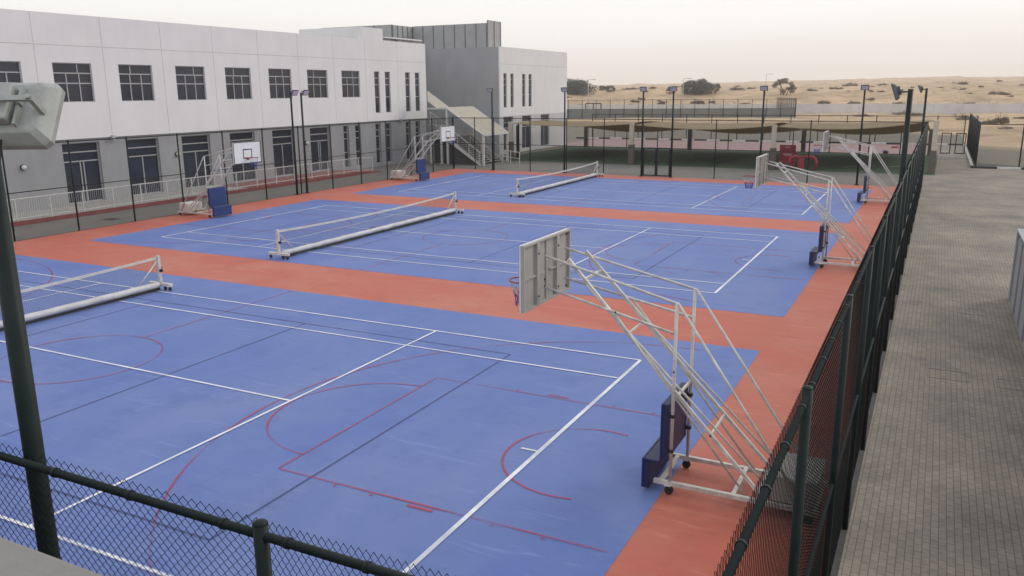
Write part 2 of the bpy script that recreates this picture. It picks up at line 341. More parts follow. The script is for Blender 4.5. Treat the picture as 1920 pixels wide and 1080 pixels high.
def build_terrain():
    xs = []
    x = -1500.0
    while x < 1500:
        xs.append(x)
        x += 2.6 if -95 < x < 110 else (6.5 if -260 < x < 300 else (22 if -560 < x < 600 else 60))
    ys = []
    y = -160.0
    while y < 2600:
        ys.append(y)
        y += 5.0 if y < 60 else (2.6 if y < 400 else (7.0 if y < 700 else (18 if y < 1200 else 60)))
    m = MB(); w = len(xs)
    for yy in ys:
        for xx in xs: m.v.append((xx, yy, height(xx, yy)))
    for j in range(len(ys) - 1):
        for i in range(w - 1):
            a = j * w + i; m.face((a, a + 1, a + w + 1, a + w), True)
    mt = bpy.data.materials.new('desert_sand'); mt.use_nodes = True
    N, L, b = nodes(mt); b.inputs['Roughness'].default_value = 0.95; b.inputs['Specular IOR Level'].default_value = 0.1
    geo = N.new('ShaderNodeNewGeometry'); sep = N.new('ShaderNodeSeparateXYZ'); L.new(geo.outputs['Position'], sep.inputs[0])
    n1 = N.new('ShaderNodeTexNoise'); n1.inputs['Scale'].default_value = 0.06; n1.inputs['Detail'].default_value = 10; n1.inputs['Roughness'].default_value = 0.7
    L.new(geo.outputs['Position'], n1.inputs['Vector'])
    r1 = N.new('ShaderNodeValToRGB')
    r1.color_ramp.elements[0].color = (0.33, 0.245, 0.165, 1); r1.color_ramp.elements[1].color = (0.56, 0.41, 0.26, 1)
    r1.color_ramp.elements[0].position = 0.36; r1.color_ramp.elements[1].position = 0.64
    L.new(n1.outputs['Fac'], r1.inputs['Fac'])
    # litter and low dead scrub staining the sand
    n2 = N.new('ShaderNodeTexNoise'); n2.inputs['Scale'].default_value = 0.16; n2.inputs['Detail'].default_value = 10; n2.inputs['Roughness'].default_value = 0.7
    L.new(geo.outputs['Position'], n2.inputs['Vector'])
    r2 = N.new('ShaderNodeValToRGB'); r2.color_ramp.elements[0].position = 0.52; r2.color_ramp.elements[1].position = 0.68
    r2.color_ramp.elements[1].color = (0.8, 0.8, 0.8, 1)
    L.new(n2.outputs['Fac'], r2.inputs['Fac'])
    mx = N.new('ShaderNodeMix'); mx.data_type = 'RGBA'; mx.inputs[7].default_value = (0.22, 0.17, 0.12, 1)
    L.new(r2.outputs['Color'], mx.inputs[0]); L.new(r1.outputs['Color'], mx.inputs[6])
    # trodden grey soil round the school: y + 0.9 x below about 117
    ma = N.new('ShaderNodeMath'); ma.operation = 'MULTIPLY'; ma.inputs[1].default_value = 0.45; L.new(sep.outputs['X'], ma.inputs[0])
    mb = N.new('ShaderNodeMath'); mb.operation = 'ADD'; L.new(ma.outputs[0], mb.inputs[0]); L.new(sep.outputs['Y'], mb.inputs[1])
    gt = N.new('ShaderNodeMath'); gt.operation = 'GREATER_THAN'; gt.inputs[1].default_value = 20.15; L.new(sep.outputs['X'], gt.inputs[0])
    mg = N.new('ShaderNodeMath'); mg.operation = 'MULTIPLY_ADD'; mg.inputs[1].default_value = 22; L.new(gt.outputs[0], mg.inputs[0]); L.new(mb.outputs[0], mg.inputs[2])
    mb = mg
    n3 = N.new('ShaderNodeTexNoise'); n3.inputs['Scale'].default_value = 0.12; n3.inputs['Detail'].default_value = 5
    L.new(geo.outputs['Position'], n3.inputs['Vector'])
    mc = N.new('ShaderNodeMath'); mc.operation = 'MULTIPLY_ADD'; mc.inputs[1].default_value = 14; L.new(n3.outputs['Fac'], mc.inputs[0]); L.new(mb.outputs[0], mc.inputs[2])
    mr = N.new('ShaderNodeMapRange'); mr.inputs['From Min'].default_value = 124; mr.inputs['From Max'].default_value = 130
    mr.inputs['To Min'].default_value = 1; mr.inputs['To Max'].default_value = 0
    L.new(mc.outputs[0], mr.inputs['Value'])
    soil = N.new('ShaderNodeValToRGB'); soil.color_ramp.elements[0].color = (0.145, 0.130, 0.108, 1); soil.color_ramp.elements[1].color = (0.215, 0.195, 0.155, 1)
    L.new(n2.outputs['Fac'], soil.inputs['Fac'])
    mx2 = N.new('ShaderNodeMix'); mx2.data_type = 'RGBA'
    L.new(mr.outputs['Result'], mx2.inputs[0]); L.new(mx.outputs[2], mx2.inputs[6]); L.new(soil.outputs['Color'], mx2.inputs[7])
    L.new(mx2.outputs[2], b.inputs['Base Color'])
    bp = N.new('ShaderNodeBump'); bp.inputs['Strength'].default_value = 0.6; bp.inputs['Distance'].default_value = 0.25
    L.new(n2.outputs['Fac'], bp.inputs['Height']); L.new(bp.outputs['Normal'], b.inputs['Normal'])
    struct(m.build('sand_ground', mt))
build_terrain()

# ------------------------------------------------------------------ paved ground
def sheet(name, x0, x1, y0, y1, z, mat, nx=1, ny=1):
    m = MB().quad((x0, y0, z), (x1, y0, z), (x1, y1, z), (x0, y1, z))
    return struct(m.build(name, mat))
sheet('pavement', 16.86, 42, -40, 60.9, 0.0, M['paver'])
sheet('garden_path', 17.55, 20.0, 60.902, 89.5, 0.004, M['paver'])
sheet('yard_ground', -29.5, 16.858, 45.2, 60.9, 0.0, M['concrete'])
sheet('yard_path', -29.5, -16.85, -40, 45.198, 0.001, M['concrete'])
sheet('near_pavement', -16.848, 16.858, -40, -9.3, 0.0, M['paver'])
sheet('artificial_lawn', -18.4, 17.5, 53.9, 73.6, 0.006, M['turf'])
sheet('pink_pavement', -21, 17.54, 73.602, 88.4, 0.004, M['pink_pave'])
sheet('fence_footing', 16.562, 16.858, -9.2, 45.198, 0.003, material('dark_footing', (0.055, 0.053, 0.05), 0.9, 0.2, 3))
struct(MB().poly([(20.2, 61.6, 0.012), (26.5, 61.75, 0.012), (24, 63.2, 0.016), (21.5, 65.4, 0.02), (20.2, 66.2, 0.02)]).build('dark_ground_patch', material('dark_wedge', (0.06, 0.058, 0.052), 0.9, 0.2, 1.0)))  # dark wedge of ground behind the kerb corner
# short white marks on the lawn
mk = MB()
for (x, y, a, l) in ((6.1, 57.5, 0.75, 3.0), (12.2, 59.5, 0.8, 3.2), (14.9, 60.6, 1.0, 2.2), (-2.6, 63, 0.1, 0.8), (16.1, 58.2, 0.3, 0.9), (12.9, 55.2, 0.2, 0.7)):
    dx, dy = math.cos(a) * l / 2, math.sin(a) * l / 2; px, py = -math.sin(a) * 0.06, math.cos(a) * 0.06
    mk.quad((x - dx - px, y - dy - py, 0.011), (x + dx - px, y + dy - py, 0.011), (x + dx + px, y + dy + py, 0.011), (x - dx + px, y - dy + py, 0.011))
struct(mk.build('lawn_markings', M['mark_white']))

# court floor
CY = (0.0, 18.07, 35.93)
sheet('court_surface', -16.72, 16.56, -9.2, 45.25, 0.005, M['orange_court'])
def strip(m, pts, w, z):
    """flat painted line of width w through points"""
    for a, b in zip(pts, pts[1:]):
        d = Vector((b[0] - a[0], b[1] - a[1], 0)); d.normalize(); p = Vector((-d.y, d.x, 0)) * (w / 2)
        m.quad((a[0] - p.x, a[1] - p.y, z), (b[0] - p.x, b[1] - p.y, z), (b[0] + p.x, b[1] + p.y, z), (a[0] + p.x, a[1] + p.y, z))
def arc(cx, cy, r, a0, a1, n=48): return [(cx + r * math.cos(a0 + (a1 - a0) * i / n), cy + r * math.sin(a0 + (a1 - a0) * i / n)) for i in range(n + 1)]
def ring(m, cx, cy, r, a0, a1, w, z, n=56):
    for i in range(n):
        t0 = a0 + (a1 - a0) * i / n; t1 = a0 + (a1 - a0) * (i + 1) / n
        P = lambda t, R: (cx + R * math.cos(t), cy + R * math.sin(t), z)
        m.quad(P(t0, r - w / 2), P(t0, r + w / 2), P(t1, r + w / 2), P(t1, r - w / 2))
names = ('nearest court, in front of the orange strip', 'middle court', 'farthest court by the gate')
for k, cy in enumerate(CY):
    y0, y1 = cy - 7.35, cy + (7.4 if k < 2 else 7.1)
    c = MB().quad((-14.1, y0, 0.009), (14.2, y0, 0.009), (14.2, y1, 0.009), (-14.1, y1, 0.009)).build('court_floor', M['blue_court']); struct(c)
    m = MB(); z = 0.022; w = 0.058
    X, D, S = 11.885, 5.485, 4.115
    for s in (-1, 1):
        strip(m, [(-X, cy + s * D), (X, cy + s * D)], w, z)
        strip(m, [(-X + w, cy + s * S), (X - w, cy + s * S)], w, z)
        strip(m, [(s * X, cy - D + w / 2), (s * X, cy + D - w / 2)], w + 0.02, z + 0.0005)
        strip(m, [(s * 6.4, cy - D + w / 2), (s * 6.4, cy + D - w / 2)], w, z + 0.0005)
        strip(m, [(s * (X - 0.04), cy), (s * (X - 0.34), cy)], w, z)
    strip(m, [(-6.4, cy), (6.4, cy)], w, z)
    struct(m.build('white_court_markings', M['white_line']))
    m = MB(); z = 0.0135
    strip(m, [(-9, cy - 4.6), (9, cy - 4.6)], 0.05, z); strip(m, [(-9, cy + 4.6), (9, cy + 4.6)], 0.05, z)
    for x in (-9, -2.85, 2.85, 9): strip(m, [(x, cy - 4.575), (x, cy + 4.575)], 0.05, z)
    struct(m.build('dark_court_markings', M['blue_line']))
    m = MB(); z = 0.0175; w = 0.046
    ring(m, 0, cy, 1.8, 0, 2 * PI, w, z)
    for s in (-1, 1):
        B = s * 14.05
        strip(m, [(s * 8.3, cy - 2.46), (s * 8.3, cy + 2.46)], w, z)
        for t in (-1, 1):
            strip(m, [(s * 8.33, cy + t * 2.46), (B, cy + t * 2.46)], w, z)
            strip(m, [(s * 10.9, cy + t * 2.56), (s * 11.35, cy + t * 2.56)], 0.07, z + 0.0004)
            for xx in (9.5, 10.2, 12.3, 13.1): strip(m, [(s * xx, cy + t * 2.5), (s * xx + s * 0.05, cy + t * 2.56)], 0.05, z + 0.0004)
        mid = PI if s > 0 else 0
        ring(m, s * 8.3, cy, 1.85, mid - PI / 2, mid + PI / 2, w, z)
        ring(m, s * 13.0, cy, 6.85, mid - 1.62, mid + 1.62, w, z)
        ring(m, s * 12.7, cy, 1.35, mid - PI / 2 - 0.25, mid + PI / 2 + 0.25, w, z)
    strip(m, [(0, cy - 7.3), (0, cy - 1.83)], w, z); strip(m, [(0, cy + 1.83), (0, cy + 7.3 if k < 2 else cy + 7.05)], w, z)
    struct(m.build('red_court_markings', M['red_line']))

# ------------------------------------------------------------------ chain link fences
def chainlink_mesh(width, h0, h1, p=0.031, d=0.0036):
    m = MB(); nx = int(round(width / p)); px = width / nx; nz = int((h1 - h0) / p)
    for k in range(nx):
        pts = []
        for j in range(nz + 1):
            u = ((j + k) % 2)
            pts.append((k * px + px * u, (0.0022 if u else -0.0022), h0 + j * p))
        m.tube(pts, d / 2, 3, caps=False)
    me = m.mesh('chain_link', M['wire']); return me
_cl = {}
def chainlink(width, h0, h1, p=0.031, d=0.0036):
    key = (round(width, 2), h0, h1, p)
    if key not in _cl: _cl[key] = chainlink_mesh(width, h0, h1, p, d)
    return _cl[key]

def fence(name, label, base, ux, posts, H, mid=None, mesh_h=None, post_r=0.038, rail_r=0.024, mat=None, mesh=True, group=None, p=0.031, d=0.0044, rings=False, skip=(), side=-1):
    """fence along local x; posts = list of offsets; base = world origin; ux = rotation"""
    mat = mat or M['dark_steel']
    t = thing(name, label, 'fence', base, ux, group)
    pm = MB(); pm.bar((0, 0, -0.02), (0, 0, H + 0.03), post_r, 12); pm.ball((0, 0, H + 0.03), post_r * 1.02, 12, 6, 0.5)
    pme = pm.mesh('post', mat)
    for q in posts:
        o = bpy.data.objects.new('post', pme); C.objects.link(o); o.parent = t; o.location = (q, 0, 0)
    segs = [(a, b) for i, (a, b) in enumerate(zip(posts, posts[1:])) if i not in skip]
    r = MB(); r.bar((posts[0] + post_r, 0, H - 0.03), (posts[-1] - post_r, 0, H - 0.03), rail_r, 10)
    if rings:
        for a, b in segs:
            for f in (0.08, 0.3, 0.5, 0.7, 0.92):
                x = a + (b - a) * f; r.bar((x - 0.012, 0, H - 0.03), (x + 0.012, 0, H - 0.03), rail_r * 1.22, 10)
    r.build('top_rail', mat, t)
    if mid:
        r = MB(); r.bar((posts[0] + post_r, 0, mid), (posts[-1] - post_r, 0, mid), rail_r * 0.85, 8); r.build('middle_rail', mat, t)
    if mesh:
        for a, b in segs:
            wd = 3.04
            me = chainlink(wd, 0.06, (mesh_h or H) + 0.05, p, d)
            o = bpy.data.objects.new('wire_mesh', me); C.objects.link(o); o.parent = t
            o.location = (a, side * (post_r * 0.9 + 0.004), 0); o.scale = ((b - a) / wd, 1, 1)
    return t
FX = 16.82
yr = [-9.26, -6.2, -3.3, -0.4] + [2.55 + 3.061 * i for i in range(15)]
fence('chain_link_fence', 'dark green chain link fence on the right, running along the paver path', (FX, -9.26, 0), PI / 2, [y + 9.26 for y in yr], 4.0, 2.0, rings=True, side=1)
yl = [45.3 - 3.0 * i for i in range(18)] + [-9.26]
fence('chain_link_fence', 'dark chain link fence on the left between the courts and the white school building', (-16.83, 45.3, 0), -PI / 2, [45.3 - y for y in yl], 4.0, 2.0, side=1)
xf = [-16.83, -14.9, -13.2, -10.1, -7.1, -4.15, -1.22, 0.93, 3.95, 7.0, 10.05, 13.1, FX]
fence('chain_link_fence', 'dark chain link fence at the far end of the courts holding the double gate', (-16.83, 45.45, 0), 0, [x + 16.83 for x in xf], 4.0, 2.0, skip=())
xn = [16.82, 14.74, 11.7, 8.7, 5.7, 2.7, -0.3, -3.3, -6.3, -9.3, -12.3, -15.3, -16.83]
fence('chain_link_fence', 'chain link fence in the foreground with its knuckled wire tips above the rail', (FX, -9.26, 0), PI, [FX - x for x in xn], 4.0, 2.0, rings=True)

# double gate in the far fence
g = thing('double_gate', 'black framed double gate in the far fence', 'gate', (-0.15, 45.36, 0))
for s in (-1, 1):
    lf = MB(); a, b = (s * 0.02, s * 0.98)
    a, b = min(a, b), max(a, b)
    for x in (a + 0.03, b - 0.03): lf.sbar((x, 0, 0.06), (x, 0, 2.03), 0.042)
    for z in (0.09, 2.0): lf.sbar((a + 0.073, 0, z), (b - 0.073, 0, z), 0.041)
    leaf = lf.build('gate_leaf', M['black_steel'], g)
    MB().box(s * 0.06, s * 0.16, -0.045, -0.031, 0.98, 1.12).build('lock', M['black_steel'], leaf)
MB().box(-1.02, 1.02, -0.05, 0.05, 0.006, 0.03).build('sill', M['tread'], g)

# ------------------------------------------------------------------ light poles
def floodlight_parts(t, off, yaw, tilt, big=1.0, body='lamp_dark'):
    """lamp head: local front faces +y before yaw; tilt turns its glass downward"""
    W, Hh, D = 0.58 * big, 0.42 * big, 0.12
    T = Matrix.Translation(off) @ Matrix.Rotation(yaw, 4, 'Z') @ Matrix.Rotation(-tilt, 4, 'X')
    def put(mb, name, mat, parent):
        o = mb.build(name, mat, parent); o.data.transform(T); return o
    # tapered housing: wide glass rim at the front, smaller dished back
    bm = bmesh.new()
    rings = [(0.0, 1.0), (-0.035, 1.0), (-0.05, 0.97), (-0.095, 0.84), (-0.106, 0.80), (-0.115, 0.70)]
    loops = []
    for y, sc in rings:
        lp = []
        for (sx, sz) in ((-1, -1), (1, -1), (1, 1), (-1, 1)):
            c = 0.03
            x, z = sx * W / 2 * sc, sz * Hh / 2 * sc
            if sx * sz > 0: pp = [(x - sx * c, z), (x, z - sz * c)] if sz > 0 else [(x - sx * c, z), (x, z - sz * c)]
            else: pp = [(x, z - sz * c), (x - sx * c, z)]
            if (sx, sz) == (-1, -1): pp = [(x, z + c), (x + c, z)]
            elif (sx, sz) == (1, -1): pp = [(x - c, z), (x, z + c)]
            elif (sx, sz) == (1, 1): pp = [(x, z - c), (x - c, z)]
            else: pp = [(x + c, z), (x, z - c)]
            lp += [bm.verts.new((q[0], y, q[1])) for q in pp]
        loops.append(lp)
    for a, b in zip(loops, loops[1:]):
        for i in range(8):
            bm.faces.new((a[i], a[(i + 1) % 8], b[(i + 1) % 8], b[i]))
    bm.faces.new(loops[0][::-1]); bm.faces.new(loops[-1])
    bmesh.ops.recalc_face_normals(bm, faces=bm.faces)
    mb = MB(); mb.add_bm(bm); bm.free()
    head = put(mb, 'floodlight', M[body], t)
    put(MB().box(-W / 2 * 0.80, W / 2 * 0.80, 0.0015, 0.006, -Hh / 2 * 0.74, Hh / 2 * 0.74), 'lens', M['lamp_glass'], head)
    gb = MB(); gb.cham(-0.21, 0.09, -0.185, -0.113, -0.12, 0.11, 0.012)
    for i in range(2): gb.box(0.115 + i * 0.0, 0.13, -0.15, -0.108, -0.13 + 0.13 * i, -0.02 + 0.13 * i)
    put(gb, 'gear_box', M[body], head)
    put(MB().box(-0.15, -0.02, -0.189, -0.1855, 0.02, 0.075), 'label_plate', M['lamp_label'], head)
    yk = MB(); yk.box(-W / 2 * 0.84, W / 2 * 0.84, -0.225, -0.2055, -0.035, -0.005)
    for s in (-1, 1):
        yk.box(s * W / 2 * 0.84 - 0.012, s * W / 2 * 0.84 + 0.012, -0.225, -0.085, -0.036, -0.004)
        yk.bar((s * W / 2 * 0.80, -0.24, -0.02), (s * W / 2 * 0.80, -0.2255, -0.02), 0.014, 8)
    put(yk, 'yoke', M[body], t)
def light_pole(loc, face, label, off, big=1.0, r=0.062, group='floodlight poles round the courts', tilt=0.55, h=6.0):
    t = thing('light_pole', label, 'light pole', loc, 0, group)
    p = MB(); p.tube([(0, 0, 0.02), (0, 0, 3), (0, 0, h)], r, 14, rr=[r * 1.1, r, r * 0.92]); p.build('pole', M['dark_steel'], t)
    b = MB(); b.cham(-0.14, 0.14, -0.14, 0.14, 0.008, 0.03, 0.004)
    for sx in (-1, 1):
        for sy in (-1, 1): b.bar((sx * 0.1, sy * 0.1, 0.031), (sx * 0.1, sy * 0.1, 0.05), 0.015, 6)
    b.build('base_plate', M['dark_steel'], t)
    o = Vector(off)
    br = MB(); br.bar((0, 0, h - 0.07), (o.x, o.y, o.z), 0.02, 8); br.build('bracket', M['dark_steel'], t)
    floodlight_parts(t, o, face, tilt, big, 'lamp_body' if h < 6 else 'lamp_dark')
    return t
PIb = PI
FAR = [(-13.25, 'at the far left, before the covered staircase'), (-7.2, 'at the white corner of the far school block'),
       (-1.22, 'left of the double gate'), (0.93, 'right of the double gate'), (7.0, 'behind the middle of the far fence near the red play board'),
       (13.1, 'at the right end of the far fence')]
for x, d in FAR:
    light_pole((x, 45.3, 0), PI, 'slim dark floodlight pole ' + d, (-0.12 if x < -10 else 0.0, -0.14, 6.05), 0.85)
light_pole((-16.7, 26.75, 0), -PI / 2, 'left pole of the close pair of floodlight poles on the left fence', (0.16, 0.22, 5.98), 0.85)
light_pole((-16.7, 27.65, 0), -PI / 2, 'right pole of the close pair of floodlight poles on the left fence', (0.16, 0.28, 5.98), 0.85)
light_pole((16.68, 13.0, 0), PI / 2, 'thick dark floodlight pole rising from the right fence, nearer of two', (-0.42, 0.25, 5.92), 1.1, 0.075, tilt=0.35)
light_pole((16.70, 36.0, 0), PI / 2, 'dark floodlight pole rising from the right fence, farther of two', (-0.35, 0.25, 5.95), 1.0, tilt=0.4)
tp = light_pole((12.85, -9.14, 0), 0.5, 'big floodlight pole in the left foreground, seen from behind its grey lamp', (0.055, 0.11, 5.905), 0.94, 0.058, tilt=0.62, h=5.74)
MB().tube([(0.16, -0.02, 5.80), (0.19, -0.06, 5.70), (0.17, -0.10, 5.64), (0.10, -0.10, 5.62), (0.03, -0.05, 5.66)], 0.006, 6).build('lamp_cable', M['cable'], tp)

# ------------------------------------------------------------------ basketball hoops
def make_hoop(label, group):
    """faces local -x... the board stands at x = -2.33 from the uprights; base at origin under the pad"""
    t = thing('basketball_hoop', label, 'basketball hoop', (0, 0, 0), 0, group)
    st = M['cream_steel']; r = 0.021
    UX = 0.15                                   # uprights
    b = MB()
    for s in (-1, 1):
        b.sbar((-0.10, s * 0.5, 0.19), (2.3, s * 0.5, 0.19), 0.032)
    for x in (0.0, 1.1, 2.25): b.sbar((x, -0.467, 0.19), (x, 0.467, 0.19), 0.03)
    b.build('base_frame', st, t)
    u = {}
    for s in (-1, 1):
        MB().bar((UX, s * 0.5, 0.223), (UX, s * 0.5, 3.03), 0.026, 10).build('upright', st, t)
        MB().bar((UX - 0.02, s * 0.5, 3.02), (-2.0, s * 0.38, 3.52), r, 8).build('upper_arm', st, t)
        MB().bar((UX - 0.02, s * 0.5, 2.56), (-2.0, s * 0.38, 3.02), r, 8).build('lower_arm', st, t)
        m = MB(); m.bar((UX + 0.02, s * 0.5, 3.02), (2.12, s * 0.5, 0.222), r, 8); m.build('back_stay', st, t)
        m = MB()
        m.sbar((-1.62, s * 0.36, 3.50), (0.0, s * 0.43, 1.80), 0.024); m.build('diagonal_strut', st, t)
        MB().sbar((0.0, s * 0.43, 1.80), (1.55, s * 0.47, 0.222), 0.024).build('diagonal_strut', st, t)
        MB().bar((-1.30, s * 0.40, 3.13), (1.78, s * 0.44, 0.222), 0.018, 8).build('diagonal_strut', st, t)
        MB().bar((-0.85, s * 0.45, 2.79), (1.25, s * 0.42, 0.222), 0.018, 8).build('diagonal_strut', st, t)
    for (x, z, hw, q) in ((-1.35, 3.20, 0.345, 0.018), (-0.62, 2.43, 0.38, 0.016), (0.72, 1.06, 0.43, 0.018), (UX, 1.52, 0.474, 0.018)):
        MB().sbar((x, -hw, z), (x, hw, z), q).build('cross_bar', st, t)
    bo = MB()
    for s in (-1, 1):
        for p in ((-1.55, 0.375, 3.42), (-0.8, 0.44, 2.77), (UX, 0.5, 1.98), (0.72, 0.45, 1.06)): bo.ball((p[0], s * (p[1] + 0.027), p[2]), 0.016, 6, 4)
    bo.build('bolts', M['rubber'], t)
    # board: white front with black border, fibreglass back with ribs
    bd = MB(); bd.box(-2.20, -2.172, -0.9, 0.9, 2.70, 3.75)
    board = bd.build('backboard', M['board'], t)
    k = MB(); X = -2.203
    for (y0, y1, z0, z1) in ((-0.9, 0.9, 2.70, 2.745), (-0.9, 0.9, 3.705, 3.75), (-0.9, -0.855, 2.745, 3.705), (0.855, 0.9, 2.745, 3.705),
                             (-0.295, 0.295, 2.95, 3.0), (-0.295, 0.295, 3.35, 3.40), (-0.295, -0.245, 3.0, 3.35), (0.245, 0.295, 3.0, 3.35)):
        k.box(X - 0.001, X, y0, y1, z0, z1)
    k.build('border_lines', M['black_paint'], board)
    rb = MB(); xb = -2.1715
    rb.box(xb, xb + 0.006, -0.885, 0.885, 2.715, 3.735)
    for (y0, y1, z0, z1) in ((-0.9, 0.9, 3.715, 3.75), (-0.9, 0.9, 2.70, 2.735), (-0.9, -0.865, 2.735, 3.715), (0.865, 0.9, 2.735, 3.715)):
        rb.box(xb + 0.001, xb + 0.055, y0, y1, z0, z1)
    for y in (-0.38, 0.38): rb.box(xb + 0.007, xb + 0.06, y - 0.045, y + 0.045, 2.736, 3.714)
    rb.box(xb + 0.0065, xb + 0.03, -0.03, 0.03, 2.737, 3.713)
    rb.box(xb + 0.0068, xb + 0.045, -0.864, -0.426, 3.19, 3.215); rb.box(xb + 0.0068, xb + 0.045, 0.426, 0.864, 3.19, 3.215)
    rb.box(xb + 0.0068, xb + 0.045, -0.334, -0.12, 3.19, 3.215); rb.box(xb + 0.0068, xb + 0.045, 0.12, 0.334, 3.19, 3.215)
    rb.build('board_back', M['board_back'], board)
    hb = MB()
    for y, z in ((-0.82, 2.78), (0.82, 2.78), (-0.82, 3.67), (0.82, 3.67), (0.82, 3.22), (-0.38, 2.86), (0.38, 2.86), (0.05, 2.95), (-0.05, 2.95), (0.05, 2.85), (-0.05, 3.06), (0.3, 2.78), (-0.3, 2.78), (0.38, 3.55), (-0.38, 3.55)):
        hb.ball((xb + 0.062 if abs(abs(y) - 0.38) < 0.01 else xb + 0.012, y, z), 0.017, 6, 4)
    hb.build('board_bolts', M['rubber'], board)
    rm = MB(); R = 0.225; cx = -2.20 - 0.15 - R; zr = 3.0
    pts = [(cx + R * math.cos(a * 2 * PI / 28), R * math.sin(a * 2 * PI / 28), zr) for a in range(29)]
    rm.tube(pts, 0.011, 8, caps=False)
    rm.prism([(-2.204, -0.09), (-2.204, 0.09), (-2.36, 0.06), (-2.36, -0.06)], 'z', zr - 0.008, zr + 0.004)
    rm.prism([(-0.06, zr - 0.12), (0.06, zr - 0.12), (0.06, zr - 0.009), (-0.06, zr - 0.009)], 'x', -2.222, -2.204)
    for s in (-1, 1): rm.bar((-2.21, s * 0.05, zr - 0.1), (cx + R * 0.8, s * 0.11, zr - 0.008), 0.007, 6)
    for a in range(12): rm.ball((cx + R * math.cos(a * PI / 6), R * math.sin(a * PI / 6), zr - 0.016), 0.009, 6, 4)
    rim = rm.build('rim', M['rim'], t)
    nt = MB(); lev = [(0.0, R), (0.10, 0.19), (0.20, 0.155), (0.30, 0.13), (0.42, 0.12)]
    for l in range(len(lev) - 1):
        nt.use(M['net_white'] if l < 2 else M['net_blue'])
        for a in range(12):
            for s in (-1, 1):
                a0 = a * PI / 6 + (l % 2) * PI / 12; a1 = a0 + s * PI / 12
                nt.bar((cx + lev[l][1] * math.cos(a0), lev[l][1] * math.sin(a0), zr - 0.012 - lev[l][0]),
                       (cx + lev[l + 1][1] * math.cos(a1), lev[l + 1][1] * math.sin(a1), zr - 0.012 - lev[l + 1][0]), 0.0055, 4)
    nt.build('net', None, rim)
    # padding
    pd = MB(); pd.cham(-0.02, 0.012, -0.54, 0.54, 0.56, 1.46, 0.012)
    p1 = pd.build('upper_pad', M['pad_blue'], t); MB().cham(0.0125, 0.106, -0.54, 0.54, 0.56, 1.46, 0.012).build('pad_back', M['pad_back'], p1)
    pd = MB(); pd.cham(-0.28, -0.245, -0.58, 0.58, 0.07, 0.56, 0.012)
    p2 = pd.build('lower_pad', M['pad_blue'], t)
    MB().cham(-0.2445, -0.153, -0.58, 0.58, 0.07, 0.498, 0.012).build('pad_back', M['pad_back'], p2)
    MB().cham(-0.2445, 0.0, -0.575, 0.575, 0.50, 0.555, 0.015).build('pad_shelf', M['pad_back'], t)
    cl = MB()
    for s in (-1, 1):
        for z in (0.72, 1.28): cl.box(0.107, 0.185, s * 0.5 - 0.035, s * 0.5 + 0.035, z - 0.025, z + 0.025)
    cl.build('pad_clamps', M['rubber'], t)
    # counterweight on the tail of the base
    w = MB(); w.cham(1.62, 2.26, -0.46, 0.46, 0.225, 0.62, 0.02)
    w.build('counterweight', M['counterweight'], t)
    w = MB(); w.sbar((1.45, -0.46, 0.27), (1.45, 0.46, 0.27), 0.03); w.build('weight_stop', st, t)
    for (x, y) in ((0.12, -0.5), (0.12, 0.5), (2.15, -0.5), (2.15, 0.5)):
        c = MB(); c.box(x - 0.05, x + 0.05, y - 0.04, y + 0.04, 0.145, 0.157); cs = c.build('caster', st, t)
        c = MB(); c.bar((x + 0.02, y - 0.025, 0.075), (x + 0.02, y + 0.025, 0.075), 0.066, 14); c.build('wheel', M['rubber'], cs)
    return t
h1 = make_hoop('nearest basketball hoop, seen from behind with its ribbed grey board back', 'portable basketball hoops')
h1.location = (14.17, 0.0, 0.005)
dup(h1, (14.17, 18.3, 0.005), 0.0, 'basketball hoop on the right side of the middle court, by the fence')
dup(h1, (14.17, 36.6, 0.005), 0.0, 'farthest right basketball hoop, beside the right end of the far fence')
dup(h1, (-14.17, 18.1, 0.005), PI, 'left basketball hoop of the middle court, showing its white board and blue pad')
dup(h1, (-14.17, 36.6, 0.005), PI, 'far left basketball hoop, in front of the covered staircase')

